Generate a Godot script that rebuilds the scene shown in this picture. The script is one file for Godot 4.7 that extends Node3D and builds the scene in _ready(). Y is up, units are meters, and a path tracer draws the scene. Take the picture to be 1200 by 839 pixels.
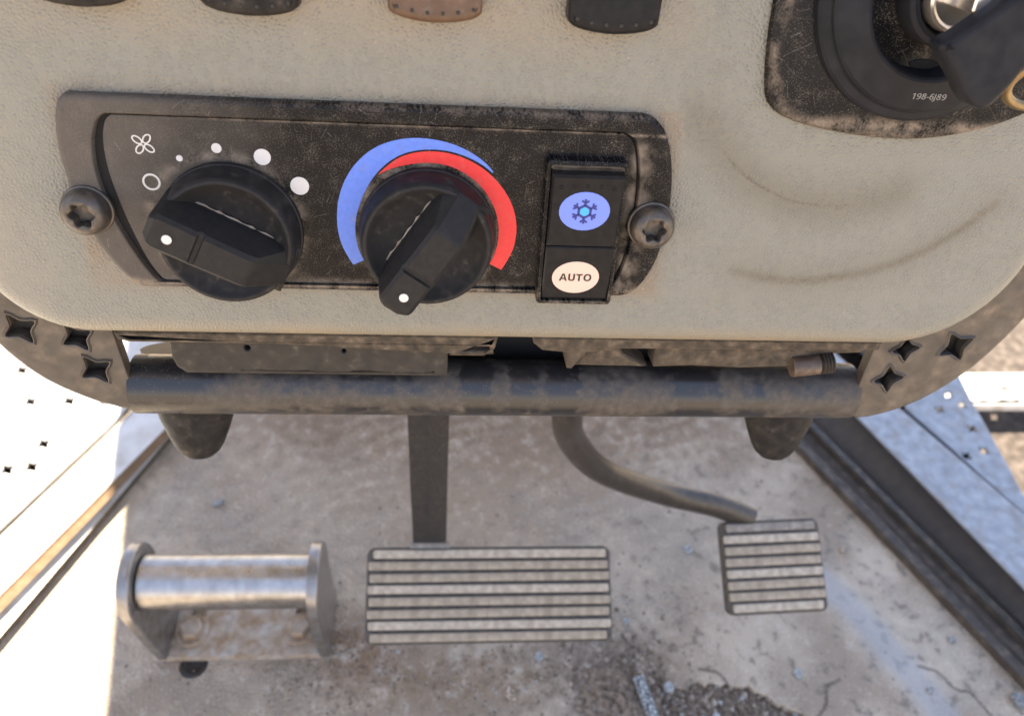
extends Node3D
# Worn controls, pedals and floor of a work machine's cab. All lengths in the helpers are millimetres; meshes are committed in metres.

# ---------------------------------------------------------------- mesh builder
class MB:
	var v := PackedVector3Array()
	var t := PackedVector2Array()
	var has_uv := false
	func tri(a: Vector3, b: Vector3, c: Vector3, ua := Vector2.ZERO, ub := Vector2.ZERO, uc := Vector2.ZERO) -> void:   # counter-clockwise seen from outside
		v.append(a); v.append(b); v.append(c)
		t.append(ua); t.append(ub); t.append(uc)
	func quad(a: Vector3, b: Vector3, c: Vector3, d: Vector3) -> void:
		tri(a, b, c); tri(a, c, d)
	func quad_uv(a: Vector3, b: Vector3, c: Vector3, d: Vector3, ua: Vector2, ub: Vector2, uc: Vector2, ud: Vector2) -> void:
		tri(a, b, c, ua, ub, uc); tri(a, c, d, ua, uc, ud); has_uv = true
	func planar(r: Rect2, flat_y := false) -> MB:      # lay a printed area r over x,y (or x,z) of the mesh
		for i in v.size():
			var p := v[i]
			var q := Vector2(p.x, p.z if flat_y else p.y)
			t[i] = Vector2((q.x - r.position.x) / r.size.x, (q.y - r.position.y) / r.size.y)
			if not flat_y:
				t[i].y = 1.0 - t[i].y
		has_uv = true
		return self
	func moved(x: Transform3D, from: int) -> void:
		for i in range(from, v.size()):
			v[i] = x * v[i]
	func mesh(crease := 38.0, at := Vector3.ZERO) -> ArrayMesh:
		var n := v.size()
		var fn := PackedVector3Array(); fn.resize(n / 3)
		var near := {}
		for f in n / 3:
			var k := f * 3
			fn[f] = (v[k + 1] - v[k]).cross(v[k + 2] - v[k])
			for j in 3:
				var key := Vector3i((v[k + j] * 200.0).round())
				if near.has(key): near[key].append(f)
				else: near[key] = [f]
		var nn := PackedVector3Array(); nn.resize(n)
		var un := PackedVector3Array(); un.resize(n / 3)
		for f in n / 3: un[f] = fn[f].normalized()
		var lim := cos(deg_to_rad(crease))
		var pos := PackedVector3Array(); pos.resize(n)
		var uv := PackedVector2Array(); uv.resize(n)
		for f in n / 3:
			for j in 3:
				var i := f * 3 + j
				var s := Vector3.ZERO
				for g in near[Vector3i((v[i] * 200.0).round())]:
					if un[g].dot(un[f]) > lim: s += fn[g]
				var o := f * 3 + (2 - j)
				nn[o] = s.normalized() if s.length() > 1e-12 else un[f]
				pos[o] = (v[i] - at) * 0.001
				uv[o] = t[i]
		var arr := []
		arr.resize(Mesh.ARRAY_MAX)
		arr[Mesh.ARRAY_VERTEX] = pos
		arr[Mesh.ARRAY_NORMAL] = nn
		arr[Mesh.ARRAY_TEX_UV] = uv
		arr[Mesh.ARRAY_TEX_UV2] = uv
		var m := ArrayMesh.new()
		m.add_surface_from_arrays(Mesh.PRIMITIVE_TRIANGLES, arr)
		return m

# ---------------------------------------------------------------- shapes
func ccw(p: PackedVector2Array) -> PackedVector2Array:
	return p.duplicate() if area(p) > 0 else rev(p)

func rev(p: PackedVector2Array) -> PackedVector2Array:
	var q := p.duplicate(); q.reverse(); return q

func area(p: PackedVector2Array) -> float:
	var s := 0.0
	for i in p.size():
		s += p[i].cross(p[(i + 1) % p.size()])
	return s * 0.5

func inset(p: PackedVector2Array, d: float) -> PackedVector2Array:     # p counter-clockwise; positive d shrinks
	var q := PackedVector2Array()
	var n := p.size()
	for i in n:
		var a := (p[i] - p[(i + n - 1) % n]).normalized()
		var b := (p[(i + 1) % n] - p[i]).normalized()
		var na := Vector2(-a.y, a.x)
		var nb := Vector2(-b.y, b.x)
		var m := (na + nb)
		m = m.normalized() / maxf(0.5, m.normalized().dot(na)) if m.length() > 0.01 else na
		q.append(p[i] + m * d)
	return q

func rrect(x0: float, y0: float, x1: float, y1: float, r: float, seg := 4) -> PackedVector2Array:
	var q := PackedVector2Array()
	for c in [[x1 - r, y0 + r, -90], [x1 - r, y1 - r, 0], [x0 + r, y1 - r, 90], [x0 + r, y0 + r, 180]]:
		for k in seg + 1:
			var a := deg_to_rad(c[2] + 90.0 * k / seg)
			q.append(Vector2(c[0] + r * cos(a), c[1] + r * sin(a)))
	return q

func circ(c: Vector2, r: float, n := 24, ry := -1.0) -> PackedVector2Array:
	var q := PackedVector2Array()
	for k in n:
		q.append(c + Vector2(cos(TAU * k / n) * r, sin(TAU * k / n) * (ry if ry > 0 else r)))
	return q

func smooth(p: PackedVector2Array, k := 4, closed := true) -> PackedVector2Array:
	var q := PackedVector2Array()
	var n := p.size()
	for i in (n if closed else n - 1):
		var a := p[(i + n - 1) % n] if closed or i > 0 else p[i]
		var d := p[(i + 2) % n] if closed or i + 2 < n else p[n - 1]
		for j in k:
			q.append(p[i].cubic_interpolate(p[(i + 1) % n], a, d, float(j) / k))
	if not closed: q.append(p[n - 1])
	return q

func smooth3(p: PackedVector3Array, k := 6) -> PackedVector3Array:
	var q := PackedVector3Array()
	for i in p.size() - 1:
		for j in k:
			q.append(p[i].cubic_interpolate(p[i + 1], p[maxi(i - 1, 0)], p[mini(i + 2, p.size() - 1)], float(j) / k))
	q.append(p[p.size() - 1])
	return q

func dense(p: PackedVector2Array, step: float) -> PackedVector2Array:
	var q := PackedVector2Array()
	for i in p.size():
		var a := p[i]
		var b := p[(i + 1) % p.size()]
		var k := maxi(1, ceili(a.distance_to(b) / step))
		for j in k:
			q.append(a.lerp(b, float(j) / k))
	return q

func v3(p: Vector2, z: float) -> Vector3: return Vector3(p.x, p.y, z)

func fill(mb: MB, outer: PackedVector2Array, holes: Array, z: float, up := true) -> void:
	var idx: PackedInt32Array
	var trusted := false
	var pts := outer.duplicate()
	if holes.is_empty():
		idx = Geometry2D.triangulate_polygon(pts)
		if idx.is_empty(): idx = Geometry2D.triangulate_delaunay(pts)
		else: trusted = true
	else:
		for h in holes: pts.append_array(h)
		var lo := outer[0]; var hi := outer[0]
		for p in outer: lo = lo.min(p); hi = hi.max(p)
		var step := clampf(sqrt((hi.x - lo.x) * (hi.y - lo.y) / 500.0), 1.6, 14.0)
		var rows := int((hi.y - lo.y) / step)
		for j in rows:
			for i in int((hi.x - lo.x) / step):
				var p := lo + Vector2(i + 0.6 + 0.31 * sin(j * 2.3 + i * 1.1), j + 0.5 + 0.3 * cos(i * 1.7 + j)) * step
				if not Geometry2D.is_point_in_polygon(p, outer): continue
				var free := true
				for h in [outer] + holes:
					if Geometry2D.is_point_in_polygon(p, h) and h != outer: free = false
					for q in h:
						if q.distance_squared_to(p) < step * step * 0.3: free = false
				if free: pts.append(p)
		idx = Geometry2D.triangulate_delaunay(pts)
	for k in range(0, idx.size(), 3):
		var a := pts[idx[k]]; var b := pts[idx[k + 1]]; var c := pts[idx[k + 2]]
		if not trusted:
			var m := (a + b + c) / 3.0
			if not Geometry2D.is_point_in_polygon(m, outer): continue
			var inside := false
			for h in holes:
				if Geometry2D.is_point_in_polygon(m, h): inside = true
			if inside: continue
		if (b - a).cross(c - a) < 0:
			var w := b; b = c; c = w
		if up: mb.tri(v3(a, z), v3(b, z), v3(c, z))
		else: mb.tri(v3(a, z), v3(c, z), v3(b, z))

func ring(mb: MB, a: PackedVector2Array, za: float, b: PackedVector2Array, zb: float) -> void:   # wall from loop a (below) to loop b (above), facing out
	var n := a.size()
	for i in n:
		var j := (i + 1) % n
		mb.quad(v3(a[i], za), v3(a[j], za), v3(b[j], zb), v3(b[i], zb))

func slab(mb: MB, outline: PackedVector2Array, z0: float, z1: float, bev := 0.5, holes := [], rounds := 1, closed_below := true) -> void:
	var o := ccw(outline)
	var hs := []
	var hb := minf(bev, 0.4)
	for h in holes: hs.append(ccw(h))
	var last := o
	var zl := z1 - bev
	ring(mb, o, z0, o, zl)
	for k in range(1, rounds + 1):
		var a := PI / 2 * k / rounds
		var q := inset(o, bev * (1.0 - cos(a))) if bev > 0 else o
		var zq := z1 - bev + bev * sin(a)
		if bev > 0:
			ring(mb, last, zl, q, zq)
			last = q; zl = zq
	if bev > 0:      # a narrow flat margin keeps the rounding's shading off the flat face
		var q2 := inset(last, minf(0.5, bev))
		ring(mb, last, z1, q2, z1)
		last = q2
	var tops := []
	for h in hs:
		var wide := inset(h, -hb)
		var wider := inset(h, -hb - 0.4)
		tops.append(wider)
		ring(mb, wider, z1, wide, z1)
		ring(mb, wide, z1, h, z1 - hb)      # facing into the hole
		ring(mb, h, z1 - hb, h, z0)
	fill(mb, last, tops, z1)
	if closed_below: fill(mb, o, hs, z0, false)

func lathe(mb: MB, prof: Array, n := 40, at := Vector3.ZERO, wob := {}) -> void:       # prof: [radius, z] going up the outside; wob: index -> [lobes, amount]
	for k in prof.size() - 1:
		for i in n:
			var q := []
			for s in [[k, i], [k, i + 1], [k + 1, i + 1], [k + 1, i]]:
				var a : float = TAU * s[1] / n
				var r: float = prof[s[0]][0]
				if wob.has(s[0]): r += wob[s[0]][1] * cos(a * wob[s[0]][0])
				q.append(at + Vector3(cos(a) * r, sin(a) * r, prof[s[0]][1]))
			if q[0].distance_to(q[1]) > 1e-4: mb.tri(q[0], q[1], q[2])
			if q[2].distance_to(q[3]) > 1e-4: mb.tri(q[0], q[2], q[3])

func frames(path: PackedVector3Array, hint: Vector3) -> Array:
	var out := []
	for i in path.size():
		var d := (path[mini(i + 1, path.size() - 1)] - path[maxi(i - 1, 0)]).normalized()
		var s := hint.cross(d).normalized()
		out.append([s, d.cross(s).normalized(), d])
	return out

func tube(mb: MB, path: PackedVector3Array, rx: Array, ry: Array, n := 24, hint := Vector3(0, 0, 1), uv_len := 0.0) -> void:
	var f := frames(path, hint)
	var run := 0.0
	for i in path.size() - 1:
		var step := path[i].distance_to(path[i + 1])
		for k in n:
			var q := []; var u := []
			for s in [[i, k], [i, k + 1], [i + 1, k + 1], [i + 1, k]]:
				var a: float = TAU * s[1] / n
				q.append(path[s[0]] + f[s[0]][0] * cos(a) * rx[mini(s[0], rx.size() - 1)] + f[s[0]][1] * sin(a) * ry[mini(s[0], ry.size() - 1)])
				u.append(Vector2((run + (step if s[0] > i else 0.0)) / maxf(uv_len, 1.0), float(s[1]) / n))
			mb.quad_uv(q[0], q[1], q[2], q[3], u[0], u[1], u[2], u[3])
		run += step
	for e in [0, path.size() - 1]:
		for k in n:
			var a := TAU * k / n; var b := TAU * (k + 1) / n
			var p: Vector3 = path[e] + f[e][0] * cos(a) * rx[mini(e, rx.size() - 1)] + f[e][1] * sin(a) * ry[mini(e, ry.size() - 1)]
			var q: Vector3 = path[e] + f[e][0] * cos(b) * rx[mini(e, rx.size() - 1)] + f[e][1] * sin(b) * ry[mini(e, ry.size() - 1)]
			if e == 0: mb.tri(path[e], q, p)
			else: mb.tri(path[e], p, q)

func loft(mb: MB, secs: Array, caps := true) -> void:      # closed sections, counter-clockwise seen from the end they run towards
	for i in secs.size() - 1:
		var n: int = secs[i].size()
		for k in n:
			mb.quad(secs[i][k], secs[i][(k + 1) % n], secs[i + 1][(k + 1) % n], secs[i + 1][k])
	if caps:
		for e in [0, secs.size() - 1]:
			var s: PackedVector3Array = secs[e]
			var c := Vector3.ZERO
			for p in s: c += p
			c /= s.size()
			for k in s.size():
				if e == 0: mb.tri(c, s[(k + 1) % s.size()], s[k])
				else: mb.tri(c, s[k], s[(k + 1) % s.size()])

func rod(mb: MB, a: Vector3, b: Vector3, r: float, n := 20) -> void:
	var hint := Vector3(0, 0, 1) if absf((b - a).normalized().z) < 0.9 else Vector3(1, 0, 0)
	tube(mb, PackedVector3Array([a, a.lerp(b, 0.02), a.lerp(b, 0.98), b]), [r * 0.93, r, r, r * 0.93], [r * 0.93, r, r, r * 0.93], n, hint)

func box(mb: MB, lo: Vector3, hi: Vector3, bev := 0.5, r := -1.0) -> void:
	slab(mb, rrect(lo.x, lo.y, hi.x, hi.y, r if r > 0 else bev, 2), lo.z, hi.z, bev)

func rock(mb: MB, at: Vector3, size: Vector3, rng: RandomNumberGenerator) -> void:
	var rows := 5; var cols := 7
	var turn := Basis.from_euler(Vector3(rng.randf_range(-0.5, 0.5), rng.randf() * TAU, rng.randf_range(-0.5, 0.5)))
	var g := []
	for i in rows + 1:
		var line := []
		for k in cols:
			var a := PI * i / rows
			var b := -TAU * (k + 0.5 * (i % 2)) / cols
			var p := Vector3(sin(a) * cos(b), cos(a), sin(a) * sin(b)) * (rng.randf_range(0.78, 1.12) if i > 0 and i < rows else 0.95)
			line.append(at + turn * (p * size))
		g.append(line)
	for i in rows:
		for k in cols:
			var k2 := (k + 1) % cols
			mb.tri(g[i][k], g[i + 1][k], g[i + 1][k2])
			if i > 0: mb.tri(g[i][k], g[i + 1][k2], g[i][k2])

# ---------------------------------------------------------------- naming
var taken := {}
func numbered(called: String) -> String:
	taken[called] = taken.get(called, -1) + 1
	return called if taken[called] == 0 else "%s_%03d" % [called, taken[called]]

func thing(called: String, label: String, category: String, where: Transform3D, group := "") -> Node3D:
	var o := Node3D.new()
	o.name = numbered(called)
	add_child(o)
	o.transform = where
	tag(o, label, category, group)
	return o

func tag(o: Node, label: String, category: String, group := "") -> void:
	o.set_meta("label", label)
	o.set_meta("category", category)
	if group: o.set_meta("group", group)

func put(called: String, m: Mesh, mat: Material, parent: Node = self, label := "") -> MeshInstance3D:
	var o := MeshInstance3D.new()
	if parent == self:
		o.name = numbered(called)
	else:
		var k := 0
		for c in parent.get_children():
			if str(c.name) == called or str(c.name).begins_with(called + "_0"): k += 1
		o.name = called if k == 0 else "%s_%03d" % [called, k]
	o.mesh = m
	o.material_override = mat
	parent.add_child(o, true)
	if label: o.set_meta("label", label)
	return o

func struct(called: String, m: Mesh, mat: Material) -> MeshInstance3D:
	var o := put(called, m, mat)
	o.set_meta("kind", "structure")
	return o

# ---------------------------------------------------------------- the console's own axes: u right, v up its face, s out of it
const EL := 13.0
var con_at := Vector3(-0.0219217, 0.3992063, -0.2236924)
var con_axes: Basis
func con(u := 0.0, v := 0.0, s := 0.0) -> Transform3D:
	return Transform3D(con_axes, con_at + con_axes * (Vector3(u, v, s) * 0.001))
func world(x: float, y: float, z: float, turn := Vector3.ZERO) -> Transform3D:
	return Transform3D(Basis.from_euler(turn * PI / 180.0), Vector3(x, y, z) * 0.001)

# ---------------------------------------------------------------- materials
func noise(kind: int, freq: float, oct := 4, seed_ := 1, ctype := -1) -> FastNoiseLite:
	var n := FastNoiseLite.new()
	n.noise_type = kind; n.frequency = freq; n.seed = seed_
	n.fractal_type = FastNoiseLite.FRACTAL_FBM if oct > 1 else FastNoiseLite.FRACTAL_NONE
	n.fractal_octaves = oct
	if ctype >= 0: n.cellular_return_type = ctype
	return n

func ntex(n: FastNoiseLite, stops: Array, size := 512, bump := 0.0) -> NoiseTexture2D:
	var t := NoiseTexture2D.new()
	t.width = size; t.height = size; t.seamless = true; t.seamless_blend_skirt = 0.25
	t.noise = n
	if bump > 0.0:
		t.as_normal_map = true; t.bump_strength = bump
	elif not stops.is_empty():
		var g := Gradient.new()
		g.offsets = PackedFloat32Array(stops.map(func(s): return s[0]))
		g.colors = PackedColorArray(stops.map(func(s): return s[1].linear_to_srgb()))
		t.color_ramp = g
	return t

func lin(r: float, g: float, b: float, a := 1.0) -> Color: return Color(r, g, b, a)

func mat(c: Color, rough := 0.6, metal := 0.0) -> StandardMaterial3D:
	var m := StandardMaterial3D.new()
	m.albedo_color = c.linear_to_srgb()
	m.roughness = rough; m.metallic = metal
	return m

func worn(tex: Texture2D, scale: float, rough := 0.6, metal := 0.0, rtex: Texture2D = null, ntx: Texture2D = null, nscale := 1.0) -> StandardMaterial3D:
	var m := mat(Color.WHITE, rough, metal)
	m.albedo_texture = tex
	m.uv1_triplanar = true
	m.uv1_scale = Vector3.ONE * scale
	if rtex:
		m.roughness = 1.0; m.roughness_texture = rtex
	if ntx:
		m.normal_enabled = true; m.normal_texture = ntx; m.normal_scale = nscale
	return m

func layered(m: StandardMaterial3D, tex: Texture2D, scale: float) -> StandardMaterial3D:
	m.detail_enabled = true; m.detail_albedo = tex; m.detail_uv_layer = BaseMaterial3D.DETAIL_UV_2
	m.uv2_triplanar = true; m.uv2_scale = Vector3.ONE * scale
	return m

func painted(img: Array, rough := 1.0, metal := 0.0) -> StandardMaterial3D:      # [albedo, roughness, height or null] laid over UV1
	var m := mat(Color.WHITE, rough, metal)
	m.albedo_texture = img[0]
	if img[1]: m.roughness_texture = img[1]
	m.texture_repeat = false
	if img.size() > 2 and img[2]:
		m.heightmap_enabled = true; m.heightmap_texture = img[2]; m.heightmap_scale = img[3]
	return m

func to8(x: float) -> int:      # linear to an 8-bit sRGB value
	x = clampf(x, 0.0, 1.0)
	return int((x * 12.92 if x <= 0.0031308 else 1.055 * pow(x, 1.0 / 2.4) - 0.055) * 255.0 + 0.5)

# paint(w, h, area in mm, fn(x, y) -> [Color linear with alpha, roughness, height])
func paint(w: int, h: int, r: Rect2, fn: Callable, flip := true) -> Array:
	var a := PackedByteArray(); a.resize(w * h * 4)
	var b := PackedByteArray(); b.resize(w * h)
	var c := PackedByteArray(); c.resize(w * h)
	var k := 0
	for j in h:
		var y := r.position.y + r.size.y * ((1.0 - (j + 0.5) / h) if flip else (j + 0.5) / h)
		for i in w:
			var res: Array = fn.call(r.position.x + r.size.x * (i + 0.5) / w, y)
			var col: Color = res[0]
			a[k * 4] = to8(col.r); a[k * 4 + 1] = to8(col.g); a[k * 4 + 2] = to8(col.b); a[k * 4 + 3] = int(clampf(col.a, 0, 1) * 255.0)
			b[k] = int(clampf(res[1], 0, 1) * 255.0)
			c[k] = int(clampf(res[2], 0, 1) * 255.0)
			k += 1
	return [Image.create_from_data(w, h, false, Image.FORMAT_RGBA8, a), Image.create_from_data(w, h, false, Image.FORMAT_L8, b), Image.create_from_data(w, h, false, Image.FORMAT_L8, c)]

func scratches(imgs: Array, r: Rect2, count: int, rng: RandomNumberGenerator, pick: Callable) -> void:     # pick() -> [x, y, length, angle, colour, alpha]
	var im: Image = imgs[0]; var ro: Image = imgs[1]
	var w := im.get_width(); var h := im.get_height()
	for n in count:
		var s: Array = pick.call()
		var p := Vector2(s[0], s[1]); var ang: float = s[3]
		var steps := int(s[2] * w / r.size.x)
		for k in steps:
			ang += rng.randf_range(-0.05, 0.05)
			p += Vector2(cos(ang), sin(ang)) * r.size.x / w
			var x := int((p.x - r.position.x) / r.size.x * w)
			var y := int((1.0 - (p.y - r.position.y) / r.size.y) * h)
			if x < 0 or y < 0 or x >= w or y >= h: continue
			if rng.randf() < 0.18: continue
			var c := im.get_pixel(x, y)
			var d := c.lerp((s[4] as Color).linear_to_srgb(), s[5]); d.a = c.a
			im.set_pixel(x, y, d)
			ro.set_pixel(x, y, Color(0.8, 0.8, 0.8))

func done(imgs: Array, bump := 0.0) -> Array:
	return [ImageTexture.create_from_image(imgs[0]), ImageTexture.create_from_image(imgs[1]), ImageTexture.create_from_image(imgs[2]) if bump > 0.0 else null, bump]

func bump_at(x: float, c: float, w: float) -> float: return exp(-(x - c) * (x - c) / (w * w))
func ss(a: float, b: float, x: float) -> float: return smoothstep(a, b, x)
func seg_d(p: Vector2, line: PackedVector2Array) -> float:
	var best := 1e9
	for i in line.size() - 1:
		best = minf(best, p.distance_to(Geometry2D.get_closest_point_to_segment(p, line[i], line[i + 1])))
	return best

var M := {}
const PANEL := Rect2(-100, -37, 200, 74)
const CONSOLE := Rect2(-140, -62, 384, 130)
const MAT := Rect2(-360, -760, 860, 620)

func make_materials() -> void:
	var P := FastNoiseLite.TYPE_SIMPLEX_SMOOTH
	var C := FastNoiseLite.TYPE_CELLULAR
	var rng := RandomNumberGenerator.new(); rng.seed = 7
	var mot := noise(P, 0.012, 5, 3)
	var speck := noise(P, 0.08, 3, 5)
	M.noise_soft = ntex(mot, [])
	# --- moulded console skin: grain, pale mottling, then smudges and a paler, bounce-lit left end painted over the face
	var grain := ntex(noise(C, 0.075, 1, 11, FastNoiseLite.RETURN_DISTANCE2_SUB), [], 512, 3.0)
	var skin := worn(ntex(noise(P, 0.01, 5, 21), [[0.1, lin(0.166, 0.168, 0.144)], [0.9, lin(0.177, 0.178, 0.152)]]), 20.0, 0.5, 0.0, null, grain, 1.25)
	var n1 := noise(P, 0.06, 4, 31); var n2 := noise(P, 0.5, 3, 32); var n3 := noise(P, 0.02, 3, 33)
	var arc_a := smooth(PackedVector2Array([Vector2(102, 31), Vector2(109, 24), Vector2(116, 17), Vector2(124, 11), Vector2(137, 5), Vector2(149, 3), Vector2(161, 3.6), Vector2(177, 8)]), 3, false)
	var arc_b := smooth(PackedVector2Array([Vector2(124, -22), Vector2(144, -25.5), Vector2(163, -23.8), Vector2(183, -18), Vector2(199, -8), Vector2(212, 5)]), 3, false)
	var stain := func(x: float, y: float) -> Array:
		var p := Vector2(x, y)
		var a := n1.get_noise_2d(x, y); var b := n2.get_noise_2d(x, y); var c := n3.get_noise_2d(x, y)
		var col := lin(0.2, 0.15, 0.09); var al := 0.0
		if x > 95.0:
			var da := seg_d(p, arc_a); var db := seg_d(p, arc_b)
			var fade := ss(100, 118, x) * (1.0 - 0.7 * ss(140, 185, x))
			al = maxf(0.75 * exp(-da * da / 1.1) * fade * (0.85 + 0.5 * b), 0.4 * exp(-da * da / 60.0))
			al = maxf(al, (0.42 * exp(-db * db / 3.5) * (0.9 + 0.35 * b + 0.3 * a) + 0.2 * exp(-db * db / 70.0)) * (0.5 + 0.5 * ss(120, 135, x)))
			col = lin(0.075, 0.058, 0.034)
		al = maxf(al, 0.09 * ss(0.0, 0.6, a) * ss(0.05, 0.4, c + 0.2))
		var left := (1.0 - ss(-125.0, -96.0, x)) * (0.2 + 0.2 * a)
		if left > al: al = left; col = lin(0.3, 0.25, 0.19)  # sun bounce at the left end put into the colour
		# rubbed dust close round the control panel and along the lower roll
		var dx := maxf(absf(x - 1.5) - 95.0, 0.0); var dy := maxf(absf(y) - 31.7, 0.0)
		var dpan := sqrt(dx * dx + dy * dy)
		var rim := exp(-dpan / 2.2) * (0.5 + 0.25 * b + 0.3 * a)
		if rim > al: al = clampf(rim, 0, 0.75); col = lin(0.17, 0.125, 0.08)
		var low := (1.0 - ss(-54.0, -42.0, y)) * (0.4 + 0.35 * c + 0.2 * a)
		if low > al: al = low; col = lin(0.27, 0.2, 0.125)
		var high := ss(38, 62, y) * (0.3 + 0.35 * c) * (1.0 - ss(70, 110, x))
		if high > al: al = high; col = lin(0.26, 0.19, 0.12)
		# little pale scuffs
		if b > 0.6 and a > 0.25 and x < 110: col = lin(0.42, 0.37, 0.3); al = 0.4
		return [Color(col.r, col.g, col.b, clampf(al, 0, 0.85)), 0.6, 0.5]
	var st := paint(1152, 390, CONSOLE, stain)
	skin.detail_enabled = true
	skin.detail_albedo = ImageTexture.create_from_image(st[0])
	skin.detail_uv_layer = BaseMaterial3D.DETAIL_UV_2
	M.skin = skin
	# --- black control panel with dust, film and scratches
	var s1 := noise(P, 0.9, 2, 41); var s2 := noise(P, 0.12, 4, 42); var s3 := noise(P, 0.03, 3, 43); var s4 := noise(P, 2.2, 1, 44)
	var face := func(x: float, y: float) -> Array:
		var a := s1.get_noise_2d(x, y); var b := s2.get_noise_2d(x, y); var c := s3.get_noise_2d(x, y); var f := s4.get_noise_2d(x, y)
		var col := lin(0.008, 0.0082, 0.009); var ro := 0.2 + 0.08 * b
		var film := (1.0 - ss(-95.0, -15.0, x + 12.0 * c)) * 0.8 + 0.05 * ss(0.0, 0.5, b)
		col = col.lerp(lin(0.1, 0.09, 0.08), clampf(film, 0, 0.9)); ro += film * 0.15
		var dust := ss(0.5, 0.75, a * 0.95 + b * 0.45 + 0.1 * c) * (0.14 + 0.24 * ss(-30, 60, x))
		dust = maxf(dust, ss(0.5, 0.75, f + 0.25 * b) * 0.45)
		# seams, the lower edge and the ring round each knob gather dust
		var seam := maxf(bump_at(y, 25.4, 0.5) * ss(-70, -40, x), bump_at(y, -29.6, 1.6)) * (0.55 + 0.9 * b + 0.4 * a) * (1.0 - ss(92, 97, absf(x)))
		var edge := (1.0 - ss(0.0, 2.6, 31.7 - absf(y))) * (0.25 + 0.5 * b + 0.4 * a) * ss(-60, 10, x)
		var hub := maxf(bump_at(Vector2(x - 17, y + 10).length(), 23.6, 1.6), bump_at(Vector2(x + 47.8, y + 10).length(), 24.0, 1.8)) * (0.35 + 0.7 * b + 0.3 * a)
		var pocket := ss(81, 84, x) * (1.0 - ss(86, 91, x)) * ss(-36, -30, y) * (1.0 - ss(20, 27, y)) * (0.35 + 0.9 * b)
		dust = clampf(maxf(maxf(dust, seam), maxf(maxf(edge, hub), pocket)), 0, 0.9)
		col = col.lerp(lin(0.2, 0.165, 0.13), dust); ro = lerpf(ro, 0.85, dust)
		return [col, ro, 0.5]
	var pan := paint(1400, 518, PANEL, face)
	var pale := lin(0.36, 0.33, 0.3); var tan_ := lin(0.27, 0.2, 0.14)
	scratches(pan, PANEL, 320, rng, func():
		var right := rng.randf() < 0.8
		return [rng.randf_range(-20, 97) if right else rng.randf_range(-90, 20), rng.randf_range(-33, 33), rng.randf_range(0.8, 4.0) + 7.0 * pow(rng.randf(), 6.0), rng.randf_range(0.2, 2.9), pale if rng.randf() < 0.5 else tan_, rng.randf_range(0.15, 0.65)])
	M.panel = painted(done(pan)); M.panel.metallic_specular = 0.22
	# --- black moulded plastics: even black, with specks of pale dust as a second layer
	M.specks = ntex(noise(P, 0.11, 4, 50), [[0.0, Color(0.2, 0.16, 0.12, 0.0)], [0.66, Color(0.2, 0.16, 0.12, 0.0)], [0.8, Color(0.22, 0.17, 0.125, 0.55)], [1.0, Color(0.34, 0.28, 0.22, 0.8)]])
	M.haze = ntex(noise(P, 0.02, 5, 49), [[0.0, Color(0.15, 0.12, 0.09, 0.0)], [0.45, Color(0.15, 0.12, 0.09, 0.05)], [0.7, Color(0.17, 0.13, 0.095, 0.35)], [1.0, Color(0.24, 0.19, 0.14, 0.75)]])
	M.film = ntex(noise(P, 0.03, 5, 48), [[0.0, Color(0.15, 0.12, 0.1, 0.0)], [0.6, Color(0.15, 0.13, 0.11, 0.02)], [0.8, Color(0.2, 0.17, 0.14, 0.12)], [1.0, Color(0.28, 0.24, 0.2, 0.4)]])
	var blackish := ntex(noise(P, 0.03, 4, 51), [[0.0, lin(0.010, 0.0105, 0.012)], [1.0, lin(0.019, 0.0185, 0.0185)]])
	var kr := ntex(noise(P, 0.02, 4, 52), [[0.1, Color(0.2, 0.2, 0.2)], [0.9, Color(0.34, 0.34, 0.34)]])
	M.knob = worn(blackish, 18.0, 1.0, 0.0, kr, ntex(noise(P, 0.12, 3, 53), [], 512, 1.2), 0.3); M.knob.metallic_specular = 0.3
	M.knob_dusty = layered(worn(blackish, 18.0, 1.0, 0.0, kr), M.film, 14.0); M.knob_dusty.metallic_specular = 0.3
	M.gloss = worn(blackish, 14.0, 0.24); M.gloss.metallic_specular = 0.2
	M.dusty_black = layered(worn(ntex(noise(P, 0.025, 5, 54), [[0.1, lin(0.011, 0.011, 0.0115)], [0.9, lin(0.03, 0.027, 0.024)]]), 12.0, 0.5), M.film, 9.0); M.dusty_black.metallic_specular = 0.2
	M.speckled = layered(worn(blackish, 12.0, 0.5), M.specks, 16.0); M.speckled.metallic_specular = 0.25
	M.brown_switch = layered(worn(ntex(noise(P, 0.02, 4, 55), [[0.1, lin(0.055, 0.028, 0.014)], [0.9, lin(0.1, 0.055, 0.03)]]), 12.0, 0.5), M.film, 10.0)
	M.screw = layered(worn(ntex(noise(P, 0.04, 5, 56), [[0.1, lin(0.03, 0.028, 0.027)], [0.9, lin(0.075, 0.066, 0.058)]]), 25.0, 0.4, 0.3), M.haze, 22.0)
	M.hole = mat(lin(0.006, 0.006, 0.006), 0.9)
	# --- print and lamps
	M.white = mat(lin(0.52, 0.515, 0.51), 0.55)
	M.line = mat(lin(0.5, 0.49, 0.47), 0.55)
	M.blue = worn(ntex(noise(P, 0.05, 4, 57), [[0.2, lin(0.07, 0.16, 0.58)], [0.8, lin(0.085, 0.18, 0.62)]]), 15.0, 0.5); layered(M.blue, M.film, 14.0)
	M.red = worn(ntex(noise(P, 0.05, 4, 58), [[0.2, lin(0.6, 0.012, 0.016)], [0.8, lin(0.64, 0.018, 0.02)]]), 15.0, 0.5); layered(M.red, M.film, 14.0)
	M.lens_blue = mat(lin(0.06, 0.095, 0.34), 0.4); glow(M.lens_blue, lin(0.2, 0.32, 1.0), 0.085)
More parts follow.
